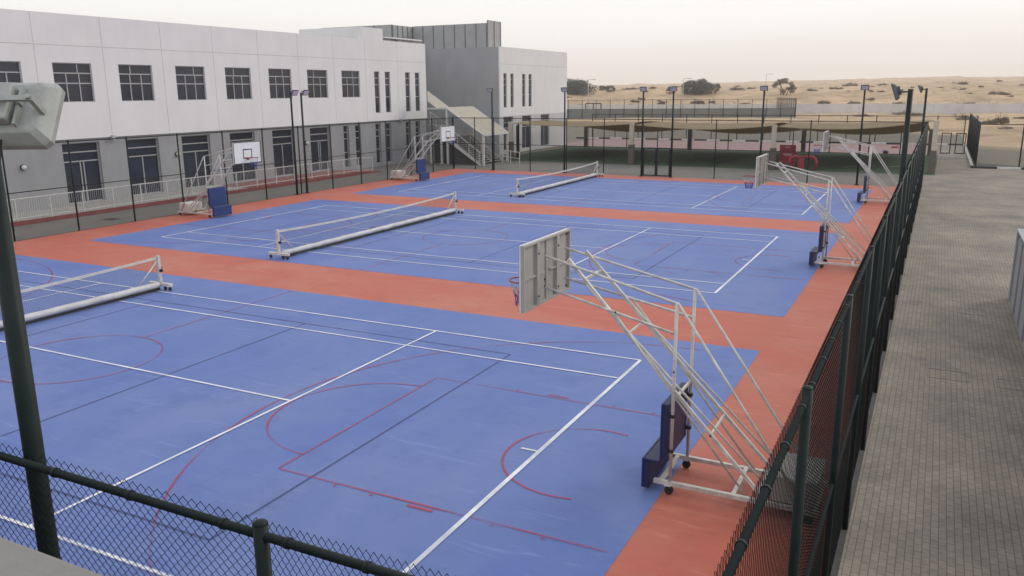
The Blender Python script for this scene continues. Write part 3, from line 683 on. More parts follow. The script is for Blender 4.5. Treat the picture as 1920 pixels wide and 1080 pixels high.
# ------------------------------------------------------------------ tennis nets
def make_net(label):
    t = thing('tennis_net', label, 'tennis net', (0, 0, 0), 0, 'portable tennis nets')
    Lh = 6.4; st = M['cream_steel']
    # sagging top tape
    def top(y): return 1.06 - 0.12 * (1 - (y / Lh) ** 2)
    N = 24
    for i, s in enumerate((-1, 1)):
        MB().cham(-0.05, 0.05, s * Lh - 0.05, s * Lh + 0.05, 0.24, 1.09, 0.01).build('post', st, t)
        f = MB(); f.cham(-0.48, 0.48, s * Lh - 0.06, s * Lh + 0.06, 0.135, 0.235, 0.012)
        foot = f.build('foot', st, t)
        MB().bar((0.0, s * (Lh - 0.06), 0.92), (0.0, s * (Lh - 0.80), 0.27), 0.022, 8).build('brace', st, t)
        for x in (-0.40, 0.40, 0.2):
            c = MB(); c.bar((x, s * Lh - 0.022, 0.062), (x, s * Lh + 0.022, 0.062), 0.056, 12); c.box(x - 0.03, x + 0.03, s * Lh - 0.03, s * Lh + 0.03, 0.119, 0.134)
            c.build('caster', M['rubber'], foot)
        w = MB(); w.bar((0.05, s * Lh, 0.62), (0.12, s * Lh, 0.62), 0.045, 10); w.bar((0.12, s * Lh, 0.62), (0.14, s * Lh, 0.75), 0.012, 6)
        w.build('winder', M['black_steel'], t)
    b = MB(); pts = [(0.012 * math.sin(i * 1.7), -Lh + 0.08 + (2 * Lh - 0.16) * i / 30, 0.178 + 0.008 * math.sin(i * 2.3)) for i in range(31)]
    b.tube(pts, 0.098, 12); b.build('base_tube', M['tube_cover'], t)
    MB().box(0.03, 0.085, -Lh + 0.1, Lh - 0.1, 0.025, 0.085).build('base_shade_skirt', M['rubber'], t)  # dark skirt strip that paints in the shadow under the tube
    tp = MB()
    for i in range(N):
        y0 = -Lh + 0.06 + (2 * Lh - 0.12) * i / N; y1 = -Lh + 0.06 + (2 * Lh - 0.12) * (i + 1) / N
        n = len(tp.v)
        for (y) in (y0, y1):
            z = top(y)
            tp.v += [(-0.012, y, z - 0.075), (0.012, y, z - 0.075), (0.012, y, z), (-0.012, y, z)]
        for q in range(4): tp.face((n + q, n + (q + 1) % 4, n + 4 + (q + 1) % 4, n + 4 + q))
    tp.build('top_tape', M['tape'], t)
    nm = MB(); p = 0.048; k = int(2 * (Lh - 0.06) / p)
    for i in range(k + 1):
        y = -Lh + 0.06 + i * p; nm.bar((0, y, 0.27), (0, y, top(y) - 0.07), 0.0018, 3)
    for j in range(15):
        z0 = 0.285 + j * 0.047
        pts = [(0, -Lh + 0.06 + (2 * Lh - 0.12) * i / 12, z0 + (0.0 if j < 2 else -0.12 * (j / 14) * (1 - (-1 + 2 * i / 12) ** 2) + 0.06 * j / 14)) for i in range(13)]
        nm.tube(pts, 0.0018, 3, caps=False)
    nm.build('net', M['net_cord'], t)
    return t
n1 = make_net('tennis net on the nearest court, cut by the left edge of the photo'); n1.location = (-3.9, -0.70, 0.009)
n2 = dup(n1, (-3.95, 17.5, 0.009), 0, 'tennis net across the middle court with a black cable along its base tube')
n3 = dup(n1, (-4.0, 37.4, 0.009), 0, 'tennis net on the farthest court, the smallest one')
cb = MB()
pts = []
for i in range(61):
    y = -6.0 + 12.0 * i / 60
    over = math.exp(-((y + 0.55) / 0.5) ** 2) + 0.9 * math.exp(-((y + 4.9) / 0.35) ** 2)
    pts.append((0.115 - 0.16 * over + 0.012 * math.sin(i), y, 0.03 + 0.30 * min(1, over)))
cb.tube(pts, 0.016, 6); cb.build('draped_cable', M['cable'], n2)

# ------------------------------------------------------------------ school building
def wall_x(m, x, y0, y1, z0, z1, holes, depth):
    """wall in plane x facing +x with rectangular openings and reveals"""
    ys = sorted({y0, y1, *[h[0] for h in holes], *[h[1] for h in holes]}); zs = sorted({z0, z1, *[h[2] for h in holes], *[h[3] for h in holes]})
    for a, b in zip(ys, ys[1:]):
        for c, d in zip(zs, zs[1:]):
            my, mz = (a + b) / 2, (c + d) / 2
            if any(h[0] < my < h[1] and h[2] < mz < h[3] for h in holes): continue
            m.quad((x, a, c), (x, b, c), (x, b, d), (x, a, d))
    for (a, b, c, d) in holes:
        xi = x - depth
        m.quad((xi, a, c), (x, a, c), (x, a, d), (xi, a, d)); m.quad((x, b, c), (xi, b, c), (xi, b, d), (x, b, d))
        m.quad((xi, a, d), (x, a, d), (x, b, d), (xi, b, d)); m.quad((x, a, c), (xi, a, c), (xi, b, c), (x, b, c))
def window(parent, x, a, b, c, d, depth, bars_y, bars_z, fr=0.045, name='window', label=None, mat=None):
    """glass pane with its frame as a sub-part; bars_y = list of (y, z0, z1), bars_z = list of (z)"""
    xi = x - depth + 0.03
    w = MB().box(xi - 0.012, xi, a, b, c, d).build(name, M['glass'], parent)
    if label: w['label'] = label
    f = MB(); e = 0.012
    f.box(xi + 0.001, xi + 0.05, a, a + fr, c, d); f.box(xi + 0.001, xi + 0.05, b - fr, b, c, d)
    f.box(xi + 0.001, xi + 0.05, a + fr, b - fr, c, c + fr); f.box(xi + 0.001, xi + 0.05, a + fr, b - fr, d - fr, d)
    for z in bars_z: f.box(xi + 0.001, xi + 0.047, a + fr, b - fr, z - fr * 0.6, z + fr * 0.6)
    zz = sorted([c] + list(bars_z) + [d])
    for (y, z0, z1) in bars_y: f.box(xi + 0.001, xi + 0.044, y - fr * 0.55, y + fr * 0.55, z0 + fr * 0.6, z1 - fr * 0.6)
    f.build('frame', mat or M['alu'], w)
    return w
FXB = -23.5; ROOF = 10.05; SPLIT = 3.68
bl = thing('school_building', 'long two-storey white school building with a grey ground floor on the left', 'building', (0, 0, 0))
up = [12.77 + 3.925 * i for i in range(8)]
holes = [(y, y + 2.25, 5.58, 7.6) for y in up]
slim = [(44.42, 45.12), (45.88, 46.62), (48.83, 49.55), (50.33, 51.05)]
holes += [(a, b, 4.32, 7.6) for a, b in slim]
m = MB(); wall_x(m, FXB, -6, 52.1, SPLIT, ROOF, holes, 0.16)
m.quad((FXB, 52.1, SPLIT), (-45, 52.1, SPLIT), (-45, 52.1, ROOF), (FXB, 52.1, ROOF)); m.quad((-45, -6, SPLIT), (FXB, -6, SPLIT), (FXB, -6, ROOF), (-45, -6, ROOF))
m.quad((FXB, -6, SPLIT), (FXB, 52.1, SPLIT), (FXB - 0.12, 52.1, SPLIT), (FXB - 0.12, -6, SPLIT))
m.quad((FXB, -6, ROOF), (FXB, 52.1, ROOF), (FXB - 0.25, 52.1, ROOF), (FXB - 0.25, -6, ROOF))
m.build('upper_wall', M['white_wall'], bl)
MB().quad((FXB - 0.25, -6, ROOF - 0.3), (FXB - 0.25, 52.1, ROOF - 0.3), (-45, 52.1, ROOF - 0.3), (-45, -6, ROOF - 0.3)).build('roof', M['roof'], bl)
j = MB()
for y in [15.82 + 3.925 * i for i in range(-2, 8)] + [47.75]: j.box(FXB + 0.0005, FXB + 0.003, y - 0.016, y + 0.016, SPLIT + 0.02, ROOF - 0.01)
j.box(FXB + 0.0008, FXB + 0.0034, -6, 52.09, 8.455, 8.49)
j.build('panel_joints', M['joint'], bl)
for i, y in enumerate(up):
    k = 0.64 if i % 2 else 0.36
    window(bl, FXB, y, y + 2.25, 5.58, 7.6, 0.16, [(y + 2.25 * k, 7.08, 7.6), (y + 0.75, 5.58, 6.56), (y + 1.5, 5.58, 6.56), (y + 0.75, 6.56, 7.08), (y + 1.5, 6.56, 7.08)], [7.08, 6.56])
for a, b in slim: window(bl, FXB, a, b, 4.32, 7.6, 0.16, [], [7.08, 6.56, 5.58], 0.04)
# ground floor, set back a little
GX = FXB - 0.12
doors = [(16.72, 18.95), (20.65, 22.9), (24.6, 26.85), (28.54, 30.77), (32.45, 34.6), (36.38, 38.58)]
slo = [(40.28, 40.95), (41.76, 42.45), (44.45, 45.16), (45.94, 46.68), (48.84, 49.58), (50.36, 51.1)]
gh = [(a, b, 0.26, 3.47) for a, b in doors] + [(a, b, 0.24, 3.46) for a, b in slo]
m = MB(); wall_x(m, GX, -6, 52.05, 0.0, SPLIT, gh, 0.22)
m.quad((GX, 52.05, 0), (-45, 52.05, 0), (-45, 52.05, SPLIT), (GX, 52.05, SPLIT))
m.build('lower_wall', M['grey_wall'], bl)
for i, (a, b) in enumerate(doors):
    w = b - a
    wd = window(bl, GX, a, b, 0.26, 3.47, 0.22, [(a + w * 0.5, 0.26, 2.46)] if i not in (0, 5) else [(a + w * 0.47, 0.26, 2.46), (a + w * 0.56, 0.26, 2.46), (a + 0.08, 0.26, 2.46)], [2.97, 2.48], 0.05, 'door' if i in (0, 5) else 'window')
    if i in (0, 5): MB().box(GX - 0.14, GX - 0.10, a + w * 0.44, a + w * 0.46, 1.2, 1.5).build('handle', M['alu'], wd)
for a, b in slo: window(bl, GX, a, b, 0.24, 3.46, 0.22, [], [2.95, 2.45, 1.4], 0.045)
for y in (14.45, 24.15, 35.9):
    lm = MB(); lm.bar((GX, y, 2.42), (GX + 0.07, y, 2.42), 0.15, 14); o = lm.build('wall_lamp', M['black_steel'], bl)
    MB().ball((GX + 0.10, y, 2.42), 0.125, 14, 8).build('globe', M['globe'], o)
for y in (19.73, 47.85):
    cm = MB(); cm.cham(FXB, FXB + 0.16, y - 0.10, y + 0.10, 3.52, 3.78, 0.015); cm.ball((FXB + 0.12, y, 3.5), 0.07, 10, 6); cm.build('wall_sensor', M['alu'], bl)
# rooftop
rb = MB(); rb.box(-29.6, FXB + 0.003, 42.85, 45.82, ROOF - 0.32, 10.95); rb.build('roof_room', M['white_wall'], bl)
rb = MB(); rb.box(-25.2, FXB - 0.05, 46.2, 51.7, 10.27, 10.37)
for y in (46.6, 49.0, 51.3): rb.box(-24.6, -24.3, y, y + 0.3, ROOF - 0.31, 10.27)
rb.build('roof_slab', M['white_wall'], bl)
MB().cham(-24.2, -23.9, 48.4, 48.75, ROOF - 0.3, 10.26, 0.02).build('roof_fan', M['alu'], bl)

# far block with grey wing
fb = thing('school_block', 'white end block with a tall blank grey side wall and slim windows, behind the staircase', 'building', (0, 0, 0))
BX = -20.0; BY0, BY1 = 59.5, 75.55
h2 = [(60.25, 60.93), (61.72, 62.4), (64.28, 65.0), (65.75, 66.48)]
d2 = [(60.18, 62.22), (64.22, 66.35), (68.68, 70.85)]
m = MB(); wall_x(m, BX, BY0, BY1, 3.62, ROOF, [(a, b, 4.42, 7.63) for a, b in h2], 0.16)
m.quad((BX, BY1, 0), (-45, BY1, 0), (-45, BY1, ROOF), (BX, BY1, ROOF)); m.quad((BX, BY0, ROOF), (BX, BY1, ROOF), (BX - 0.25, BY1, ROOF), (BX - 0.25, BY0, ROOF))
m.build('white_wall', M['white_wall'], fb)
m = MB(); wall_x(m, BX - 0.002, BY0, BY1, 0, 3.62, [(a, b, 0.28, 3.55) for a, b in d2], 0.22)
m.build('lower_wall', material('lit_grey_render', (0.50, 0.495, 0.50), 0.8, 0.06, 0.6), fb)  # same grey render as the long building, paler to paint in brighter light
m = MB(); m.quad((-45, BY0, 0), (BX - 0.13, BY0, 0), (BX - 0.13, BY0, ROOF - 0.03), (-45, BY0, ROOF - 0.03)); m.build('grey_wall', M['grey_wall'], fb)
MB().quad((BX - 0.13, BY0, 0), (BX, BY0, 0), (BX, BY0, ROOF), (BX - 0.13, BY0, ROOF)).build('corner_strip', M['white_wall'], fb)
MB().quad((BX - 0.25, BY0, ROOF - 0.05), (BX - 0.25, BY1, ROOF - 0.05), (-45, BY1, ROOF - 0.05), (-45, BY0, ROOF - 0.05)).build('roof', M['roof'], fb)
m = MB(); m.box(-45, -29.2, 52.11, 59.49, 0, ROOF - 0.04); m.build('link_wall', M['grey_wall'], fb)
j = MB(); j.box(BX + 0.0008, BX + 0.0034, BY0, BY1 - 0.01, 8.455, 8.49); j.box(BX + 0.0005, BX + 0.003, 67.2, 67.23, 3.62, ROOF - 0.01); j.build('panel_joints', M['joint'], fb)
for a, b in h2: window(fb, BX, a, b, 4.42, 7.63, 0.16, [], [7.1, 6.56, 5.6], 0.04)
for a, b in d2: window(fb, BX, a, b, 0.28, 3.55, 0.22, [((a + b) / 2, 0.28, 2.42)], [2.97, 2.48], 0.045)
def screen(pts, z0, z1, name, gap=1.05):
    p = MB(); ribs = []
    for a, b in zip(pts, pts[1:]):
        a = Vector((*a, 0)); b = Vector((*b, 0)); d = (b - a); L = d.length; d.normalize(); nrm = Vector((d.y, -d.x, 0))
        q = [a, b, b - nrm * 0.04, a - nrm * 0.04]
        p.prism([(v.x, v.y) for v in q], 'z', z0, z1)
        k = max(1, int(L / gap))
        for i in range(k + 1):
            c = a + d * min(L - 0.04, max(0.04, L * i / k)) + nrm * 0.03
            ribs.append(MB().box(c.x - 0.03, c.x + 0.03, c.y - 0.03, c.y + 0.03, z0, z1 - 0.02))
    o = p.build(name, M['screen'], fb)
    for r in ribs: r.build('rib', M['screen_rib'], o)
screen([(-38.5, 56.6), (-30.02, 56.6)], ROOF - 0.05, 12.22, 'plant_screen', 2.0)
screen([(-30, 56.6), (-30, 60.0)], ROOF - 0.05, 12.2, 'plant_screen', 0.8)
screen([(-29.95, 60.02), (-21.6, 60.02)], ROOF - 0.05, 12.25, 'plant_screen', 1.18)
screen([(-21.55, 60.0), (-21.55, 62.7)], ROOF - 0.05, 12.52, 'plant_screen', 1.3)

# ------------------------------------------------------------------ raised walkway and railing
wk = MB(); wk.prism([(10.0, 0.002), (41.0, 0.002), (41.0, 0.03), (38.5, 0.2), (10.0, 0.2)], 'x', -23.60, -20.75)
wk.build('walkway', M['tile_floor']); struct(bpy.data.objects['walkway'])
wr = MB(); wr.prism([(27.0, 0.2), (38.5, 0.2), (41.0, 0.03), (41.0, 0.034), (38.5, 0.204), (27.0, 0.204)], 'x', -23.58, -20.77)
struct(wr.build('red_walkway', M['red_floor']))
we = MB(); we.prism([(10.0, 0.004), (41.02, 0.004), (41.02, 0.035), (38.5, 0.206), (10.0, 0.206)], 'x', -20.749, -20.66)
struct(we.build('walkway_kerb', M['red_kerb']))
rl = thing('walkway_railing', 'white steel railing along the raised walkway in front of the school', 'railing', (-20.85, 10.3, 0.2))
def wz(y): return 0.0 if y < 28.2 else -0.17 * smooth(28.2, 30.7, y)
yy = [0.0 + 1.75 * i for i in range(18)]
for y in yy: MB().sbar((0, y, wz(y)), (0, y, 1.02 + wz(y)), 0.026).build('post', M['white_steel'], rl)
r = MB(); r.tube([(0, y, 1.04 + wz(y)) for y in yy], 0.024, sq=True); r.build('top_rail', M['white_steel'], rl)
r = MB(); r.tube([(0, y, 0.12 + wz(y)) for y in yy], 0.018, sq=True); r.build('bottom_rail', M['white_steel'], rl)
r = MB()
for a, b in zip(yy, yy[1:]):
    for i in range(1, 15):
        y = a + (b - a) * i / 15; r.sbar((0, y, 0.138 + wz(y)), (0, y, 1.017 + wz(y)), 0.0045)
r.build('balusters', M['white_steel'], rl)
dc = MB(); dc.cham(-18.75, -18.15, 15.0, 15.5, 0.003, 0.02, 0.005); tag(dc.build('drain_cover', M['kerb_black']), 'small black drain cover in the concrete yard beyond the left fence', 'drain cover')

for (x0, x1, y0, y1, lab) in ((17.75, 18.55, 7.1, 7.75, 'paver filled access cover with a dark rim in the path beside the right fence'),
                              (19.05, 19.6, 7.0, 7.6, 'small dark rimmed access cover in the path near the ribbed service wall'),
                              (18.45, 19.1, 13.2, 13.9, 'dark rimmed access cover farther along the path beside the right fence')):
    m = MB(); e = 0.014; z0, z1 = -0.01, 0.005
    m.box(x0, x1, y0, y0 + e, z0, z1); m.box(x0, x1, y1 - e, y1, z0, z1); m.box(x0, x0 + e, y0 + e, y1 - e, z0, z1); m.box(x1 - e, x1, y0 + e, y1 - e, z0, z1)
    tag(m.build('access_cover', M['annex_dark']), lab, 'access cover')
# ------------------------------------------------------------------ covered outside staircase
sc = thing('outside_staircase', 'white steel staircase with a cream sloping canopy beside the grey wall', 'staircase', (-16.0, 48.6, 0))
WY = 4.3; run = 3.3; TOPX = -3.35; LZ = 2.25; slope = LZ / 3.0
n = 14
tr = MB()
for i in range(n):
    x = -0.45 - i * (3.0 / n); z = LZ * (i + 1) / n
    tr.box(x - 3.0 / n - 0.02, x, 0.08, WY - 0.08, z - 0.05, z)
tr.build('treads', M['tread'], sc)
for y in (0.0, WY):
    s_ = MB(); s_.prism([(-0.3, 0.0), (-0.1, 0.0), (-3.45, LZ + 0.08), (-3.45, LZ - 0.24)], 'y', y - 0.035, y + 0.035); s_.build('stringer', M['white_steel'], sc)
ld = MB(); ld.box(-5.2, -3.47, 0.0, 2.15, LZ - 0.16, LZ); ld.box(-6.5, -3.47, 2.152, WY, LZ - 0.16, LZ); ld.build('landing', M['tread'], sc)
dk = MB(); dk.prism([(-0.75, 0.003), (-3.45, LZ - 0.3), (-3.45, 0.003)], 'y', 0.25, WY - 0.25); dk.box(-5.2, -3.7, 0.9, WY, 0.003, LZ - 0.17); dk.build('understair_shade', M['stair_shade'], sc)  # near-black panels paint in the shade below the flight and landing
for (x, y, z) in ((0.12, 0.0, 2.5), (0.12, WY, 2.5), (-3.3, 0.0, 4.62), (-3.3, WY, 4.62), (-3.95, 0.1, LZ - 0.17), (-5.0, 0.1, LZ - 0.17)):
    MB().cham(x - 0.085, x + 0.085, y - 0.085, y + 0.085, 0.003, z, 0.01).build('post', M['white_steel'], sc)
MB().cham(-4.1, -3.8, -0.05, 0.25, 0.004, 0.05, 0.01).build('post_foot', M['white_steel'], sc)
# canopy over the lower flight, flat canopy over the landing, upper flight canopy
cp = MB()
def slab(pts, th): 
    n0 = len(cp.v); k = len(pts)
    cp.v.extend([tuple(p) for p in pts] + [(p[0], p[1], p[2] - th) for p in pts])
    cp.face(tuple(range(n0, n0 + k))); cp.face(tuple(range(n0 + k, n0 + 2 * k))[::-1])
    for i in range(k): cp.face((n0 + i, n0 + k + i, n0 + k + (i + 1) % k, n0 + (i + 1) % k))
slab([(0.17, -0.05, 2.50), (0.17, WY + 0.05, 2.50), (-3.30, WY + 0.05, 4.66), (-3.30, -0.05, 4.66)], 0.05)
c1 = cp.build('canopy', M['canopy'], sc)
fr = MB()
for y in (-0.09, WY + 0.09): fr.sbar((0.2, y, 2.475), (-3.32, y, 4.655), 0.045)
fr.sbar((0.22, -0.04, 2.45), (0.22, WY + 0.04, 2.45), 0.045)
fr.sbar((-3.4, -0.04, 4.66), (-3.4, WY + 0.04, 4.66), 0.045)
for i in range(1, 6):
    f = i / 6; fr.sbar((0.17 - 3.47 * f, 0.0, 2.43 + 2.16 * f), (0.17 - 3.47 * f, WY, 2.43 + 2.16 * f), 0.022)
fr.build('canopy_frame', M['white_steel'], c1)
cp = MB(); slab([(x, y, 4.66 - (x + 4.45) * 0.643) for x, y in ((-4.45, 0.2), (-4.45, 2.1), (-6.52, 2.1), (-5.3, 0.2))], 0.05)
c2 = cp.build('canopy', M['canopy'], sc)
fr = MB(); fr.sbar((-4.45, 2.13, 4.64), (-6.52, 2.13, 5.97), 0.05); fr.build('canopy_frame', M['white_steel'], c2)
cp = MB(); slab([(-3.45, 0.02, 4.62), (-3.45, 4.2, 4.62), (-4.6, 4.2, 4.62), (-5.25, 2.2, 4.62), (-5.25, 0.02, 4.62)], 0.04); c3 = cp.build('canopy', M['canopy'], sc)
MB().sbar((-3.45, -0.05, 4.60), (-5.25, -0.05, 4.60), 0.06).build('canopy_frame', M['white_steel'], c3)
uf = MB()
for i in range(5):
    uf.box(-4.7 - i * 0.3 - 0.32, -4.7 - i * 0.3, 2.3, WY - 0.1, LZ + 0.17 * (i + 1) - 0.05, LZ + 0.17 * (i + 1))
uf.build('upper_treads', M['tread'], sc)
def stair_rail(y, x0, z0, x1, z1, ext=None):
    r = MB()
    P = lambda f, dz: (x0 + (x1 - x0) * f, y, z0 + (z1 - z0) * f + dz)
    for dz, w in ((1.0, 0.026), (0.12, 0.016)): r.sbar(P(0, dz), P(1, dz), w)
    if ext: 
        for dz, w in ((1.0, 0.026), (0.12, 0.016)): r.sbar((x1, y, z1 + dz), (ext, y, z1 + dz), w)
        k = int(abs(ext - x1) / 0.16)
        for i in range(1, k): r.sbar((x1 + (ext - x1) * i / k, y, z1 + 0.13), (x1 + (ext - x1) * i / k, y, z1 + 0.98), 0.008)
    k = int(abs(x1 - x0) / 0.16)
    for i in range(1, k): r.sbar(P(i / k, 0.13), P(i / k, 0.98), 0.008)
    for f in (0.02, 0.33, 0.66, 0.98): r.sbar(P(f, 0.02), P(f, 1.0), 0.022)
    r.build('railing', M['white_steel'], sc)
stair_rail(0.05, -0.2, 0.0, -3.45, LZ, -5.2)
stair_rail(2.15, -0.2, 0.0, -3.45, LZ)
stair_rail(WY - 0.05, -0.2, 0.0, -3.45, LZ)
stair_rail(2.2, -4.6, LZ, -6.4, LZ + 1.03)
# lower entrance ramp rails beside the stair
rr = thing('ramp_railing', 'low white railing sloping past the foot of the staircase', 'railing', (-14.4, 51.2, 0))
m = MB(); m.sbar((-1.1, 0, 1.15), (0.55, 0, 0.95), 0.025); m.sbar((-1.1, 0, 0.62), (0.55, 0, 0.42), 0.02); m.build('rails', M['white_steel'], rr)
for x, h in ((-1.1, 1.15), (-0.3, 1.05), (0.55, 0.95)): MB().sbar((x, 0, 0.003), (x, 0, h), 0.025).build('post', M['white_steel'], rr)

# ------------------------------------------------------------------ play yard: shade sails, columns, fences
colsF = [(-16.3, 54.4), (-5.1, 54.4), (6.3, 54.2), (17.25, 55.6)]
colsB = [(-16.7, 73.3), (-5.1, 72.7), (5.85, 73.6), (16.9, 73.4)]
cl_ = ['at the left end of the play yard by the far school block', 'left of the double gate', 'near the middle, left of the red play board', 'at the right end of the play yard by the paver path']
for (x, y), d in zip(colsF, cl_):
    t = thing('sail_column', 'cream front column with a brown padded lower half, ' + d, 'column', (x, y, 0), 0, 'front columns of the shade sails')
    MB().cham(-0.17, 0.17, -0.17, 0.17, 1.62, 3.35 if x < 15 else 3.75, 0.02).build('shaft', M['column'], t)
    MB().cham(-0.22, 0.22, -0.22, 0.22, 0.008, 1.62, 0.03).build('pad', M['column_pad'], t)
for (x, y), d in zip(colsB, ('leftmost', 'second from the left', 'third from the left, behind the red play board', 'rightmost')):
    t = thing('sail_column', 'dark brown rear column under the back edge of the shade sails, ' + d, 'column', (x, y, 0), 0, 'rear columns of the shade sails')
    MB().cham(-0.2, 0.2, -0.2, 0.2, 0.008, 2.35, 0.02).build('shaft', M['column_pad'], t)
def make_sail(A, B, Cc, D, label, ridge=0.55, fs=0.2, bs=0.42):
    """A,B front corners, C,D back corners (right, left); arched in the middle, edges sagging"""
    A, B, Cc, D = map(Vector, (A, B, Cc, D)); m = MB(); nu, nv = 28, 24
    for j in range(nv + 1):
        v = j / nv
        for i in range(nu + 1):
            u = i / nu
            # edges curve inward in plan
            uu = u; vv = v
            inx = 0.035 * math.sin(PI * v) * (1 - 2 * u); iny = 0.05 * math.sin(PI * u) * (1 - 2 * v)
            uu = u + inx; vv = v + iny
            p = (A * (1 - uu) + B * uu) * (1 - vv) + (D * (1 - uu) + Cc * uu) * vv
            z = p.z + ridge * 4 * (v * (1 - v)) ** 1.0 * (0.8 + 0.2 * math.sin(PI * u)) * (1.0 if v < 0.5 else 1.0)
            z -= fs * math.sin(PI * u) * (1 - v) ** 2 + bs * math.sin(PI * u) * v ** 2
            z += 0.025 * math.sin(u * 19 + v * 3) * math.sin(PI * v)
            m.v.append((p.x, p.y, z))
    k = len(m.v)
    m.v += [(a, b, c - 0.012) for a, b, c in m.v]
    w = nu + 1
    for j in range(nv):
        for i in range(nu):
            a = j * w + i; m.face((a, a + 1, a + w + 1, a + w), True); m.face((k + a, k + a + w, k + a + w + 1, k + a + 1), True)
    edge = [i for i in range(nu)] ; 
    for i in range(nu):
        m.face((i, k + i, k + i + 1, i + 1)); q = nv * w + i; m.face((q, q + 1, k + q + 1, k + q))
    for j in range(nv):
        q = j * w; m.face((q, q + w, k + q + w, k + q)); q = j * w + nu; m.face((q, k + q, k + q + w, q + w))
    return tag(m.build('shade_sail', M['sail']), label, 'shade sail', 'tan shade sails over the play yard')
zF, zB = 3.27, 2.1
make_sail((-16.3, 54.4, 3.2), (-5.25, 54.45, zF), (-5.2, 72.7, zB), (-16.6, 73.2, zB), 'tan shade sail on the left, reaching the far school block')
make_sail((-4.95, 54.4, zF - 0.06), (6.15, 54.2, zF), (5.7, 73.5, zB), (-5.0, 72.7, zB), 'tan shade sail above the double gate, middle of the three', fs=0.3)
make_sail((6.45, 54.2, zF - 0.06), (17.1, 55.6, 3.7), (16.8, 73.3, zB + 0.15), (6.0, 73.6, zB), 'tan shade sail on the right, behind the far right hoop', fs=0.35)

# kerbs in black and white blocks
def kerb(x0, y0, x1, y1, blk, name):
    a = Vector((x0, y0, 0)); b = Vector((x1, y1, 0)); d = b - a; L = d.length; d.normalize(); n_ = Vector((-d.y, d.x, 0)) * 0.09
    m = MB(); k = max(1, int(L / blk))
    for i in range(k):
        p, q = a + d * (L * i / k), a + d * (L * (i + 1) / k - 0.006)
        m.use(M['kerb_white'] if i % 2 else M['kerb_black'])
        m.prism([tuple((p - n_)[:2]), tuple((q - n_)[:2]), tuple((q + n_)[:2]), tuple((p + n_)[:2])], 'z', -0.03, 0.16)
    struct(m.build(name))
kerb(-24, 88.2, 20.0, 89.6, 1.5, 'striped_kerb')
kerb(20.0, 89.4, 20.0, 61.05, 0.62, 'side_kerb')
kerb(20.1, 60.95, 42.0, 61.4, 1.55, 'front_kerb')
# mesh fences of the play yard
fence('wire_fence', 'low dark wire fence behind the shade sails, along the striped kerb', (-22.0, 88.6, 0), 0.03, [3.02 * i for i in range(14)] + [41.9], 3.05, 1.5, mat=M['black_steel'], post_r=0.05, rail_r=0.03)
fence('wire_fence', 'dark green wire fence running back from the paver path corner', (20.25, 62.0, 0), PI / 2, [3.02 * i for i in range(9)] + [26.9], 3.3, None, mat=M['dark_steel'], post_r=0.05, rail_r=0.03)
fence('wire_fence', 'dark wire fence along the sand on the right, behind the striped kerb', (20.25, 61.9, 0), 0.02, [2.9 * i for i in range(8)], 3.3, None, mat=M['black_steel'], post_r=0.05, rail_r=0.03)
fence('wire_fence', 'short posts of the wire fence between the dark lawn and the pink paving', (-16.2, 74.0, 0), 0.0, [0, 3.9, 7.3, 10.7, 14.7, 18.0, 21.0, 24.4, 27.9, 30.6, 33.4], 2.35, None, mat=M['black_steel'], post_r=0.05, rail_r=0.028, mesh=False)
fence('wire_fence', 'dark wire fence closing the left end of the play yard', (-16.1, 55.2, 0), 2.0, [0, 3.0, 6.0], 2.96, None, mat=M['black_steel'], post_r=0.05, rail_r=0.028)
g = thing('double_gate', 'small dark double gate at the far end of the paver path', 'gate', (18.75, 76.0, 0))
for s in (-1, 1):
    lf = MB(); a, b = sorted((s * 0.18, s * 1.02))
    for x in (a + 0.04, b - 0.04): lf.sbar((x, 0, 0.02), (x, 0, 1.95), 0.04)
    for z in (0.07, 1.9): lf.sbar((a + 0.08, 0, z), (b - 0.08, 0, z), 0.039)
    lf.build('gate_leaf', M['black_steel'], g)

# play equipment
pb = thing('play_board', 'upright red play board with pale printing on the lawn', 'play board', (6.75, 58.3, 0), 0.05)
MB().cham(-0.62, 0.62, -0.06, 0.06, 0.18, 1.62, 0.03).build('panel', M['red_toy'], pb)
m = MB(); m.box(-0.2, 0.2, -0.066, -0.0605, 1.42, 1.48); m.box(-0.34, 0.36, -0.066, -0.0605, 0.86, 0.93); m.box(-0.22, 0.28, -0.066, -0.0605, 0.78, 0.82); m.build('printing', M['pale_print'], pb)
for s in (-1, 1): MB().cham(s * 0.5 - 0.06, s * 0.5 + 0.06, -0.3, 0.3, 0.008, 0.17, 0.02).build('foot', M['red_toy'], pb)
pa = thing('play_table', 'red moulded table with two rounded arches, right of the red play board', 'play table', (8.45, 54.7, 0), 0.1)
for s in (-1, 1):
    pts = [(s * 0.92, 0, 0.02), (s * 0.95, 0, 0.6), (s * 0.86, 0, 0.86), (s * 0.66, 0, 0.98), (s * 0.4, 0, 1.0)]
    MB().tube(pts, 0.13, 12).build('arch', M['red_toy'], pa)
MB().cham(-0.6, 0.7, -0.28, 0.28, 0.95, 1.05, 0.03).build('top', M['red_toy'], pa)
MB().cham(-0.35, 0.1, -0.2, 0.2, 0.01, 0.955, 0.03).build('pedestal', M['red_toy'], pa)
tb = MB(); tb.ball((13.2, 73.9, 0.19), 0.28, 12, 8, 0.66); tag(tb.build('toy_ball', M['navy_toy']), 'dark blue toy lying at the edge of the lawn by the far board', 'toy')
tb = MB(); tb.cham(-0.35, 0.35, -0.12, 0.12, 0.0, 0.16, 0.05); o = tb.build('toy_block', M['red_toy'], None, (13.6, 83.0, 0.006)); tag(o, 'small red toy lying on the pink paving below the kerb', 'toy')

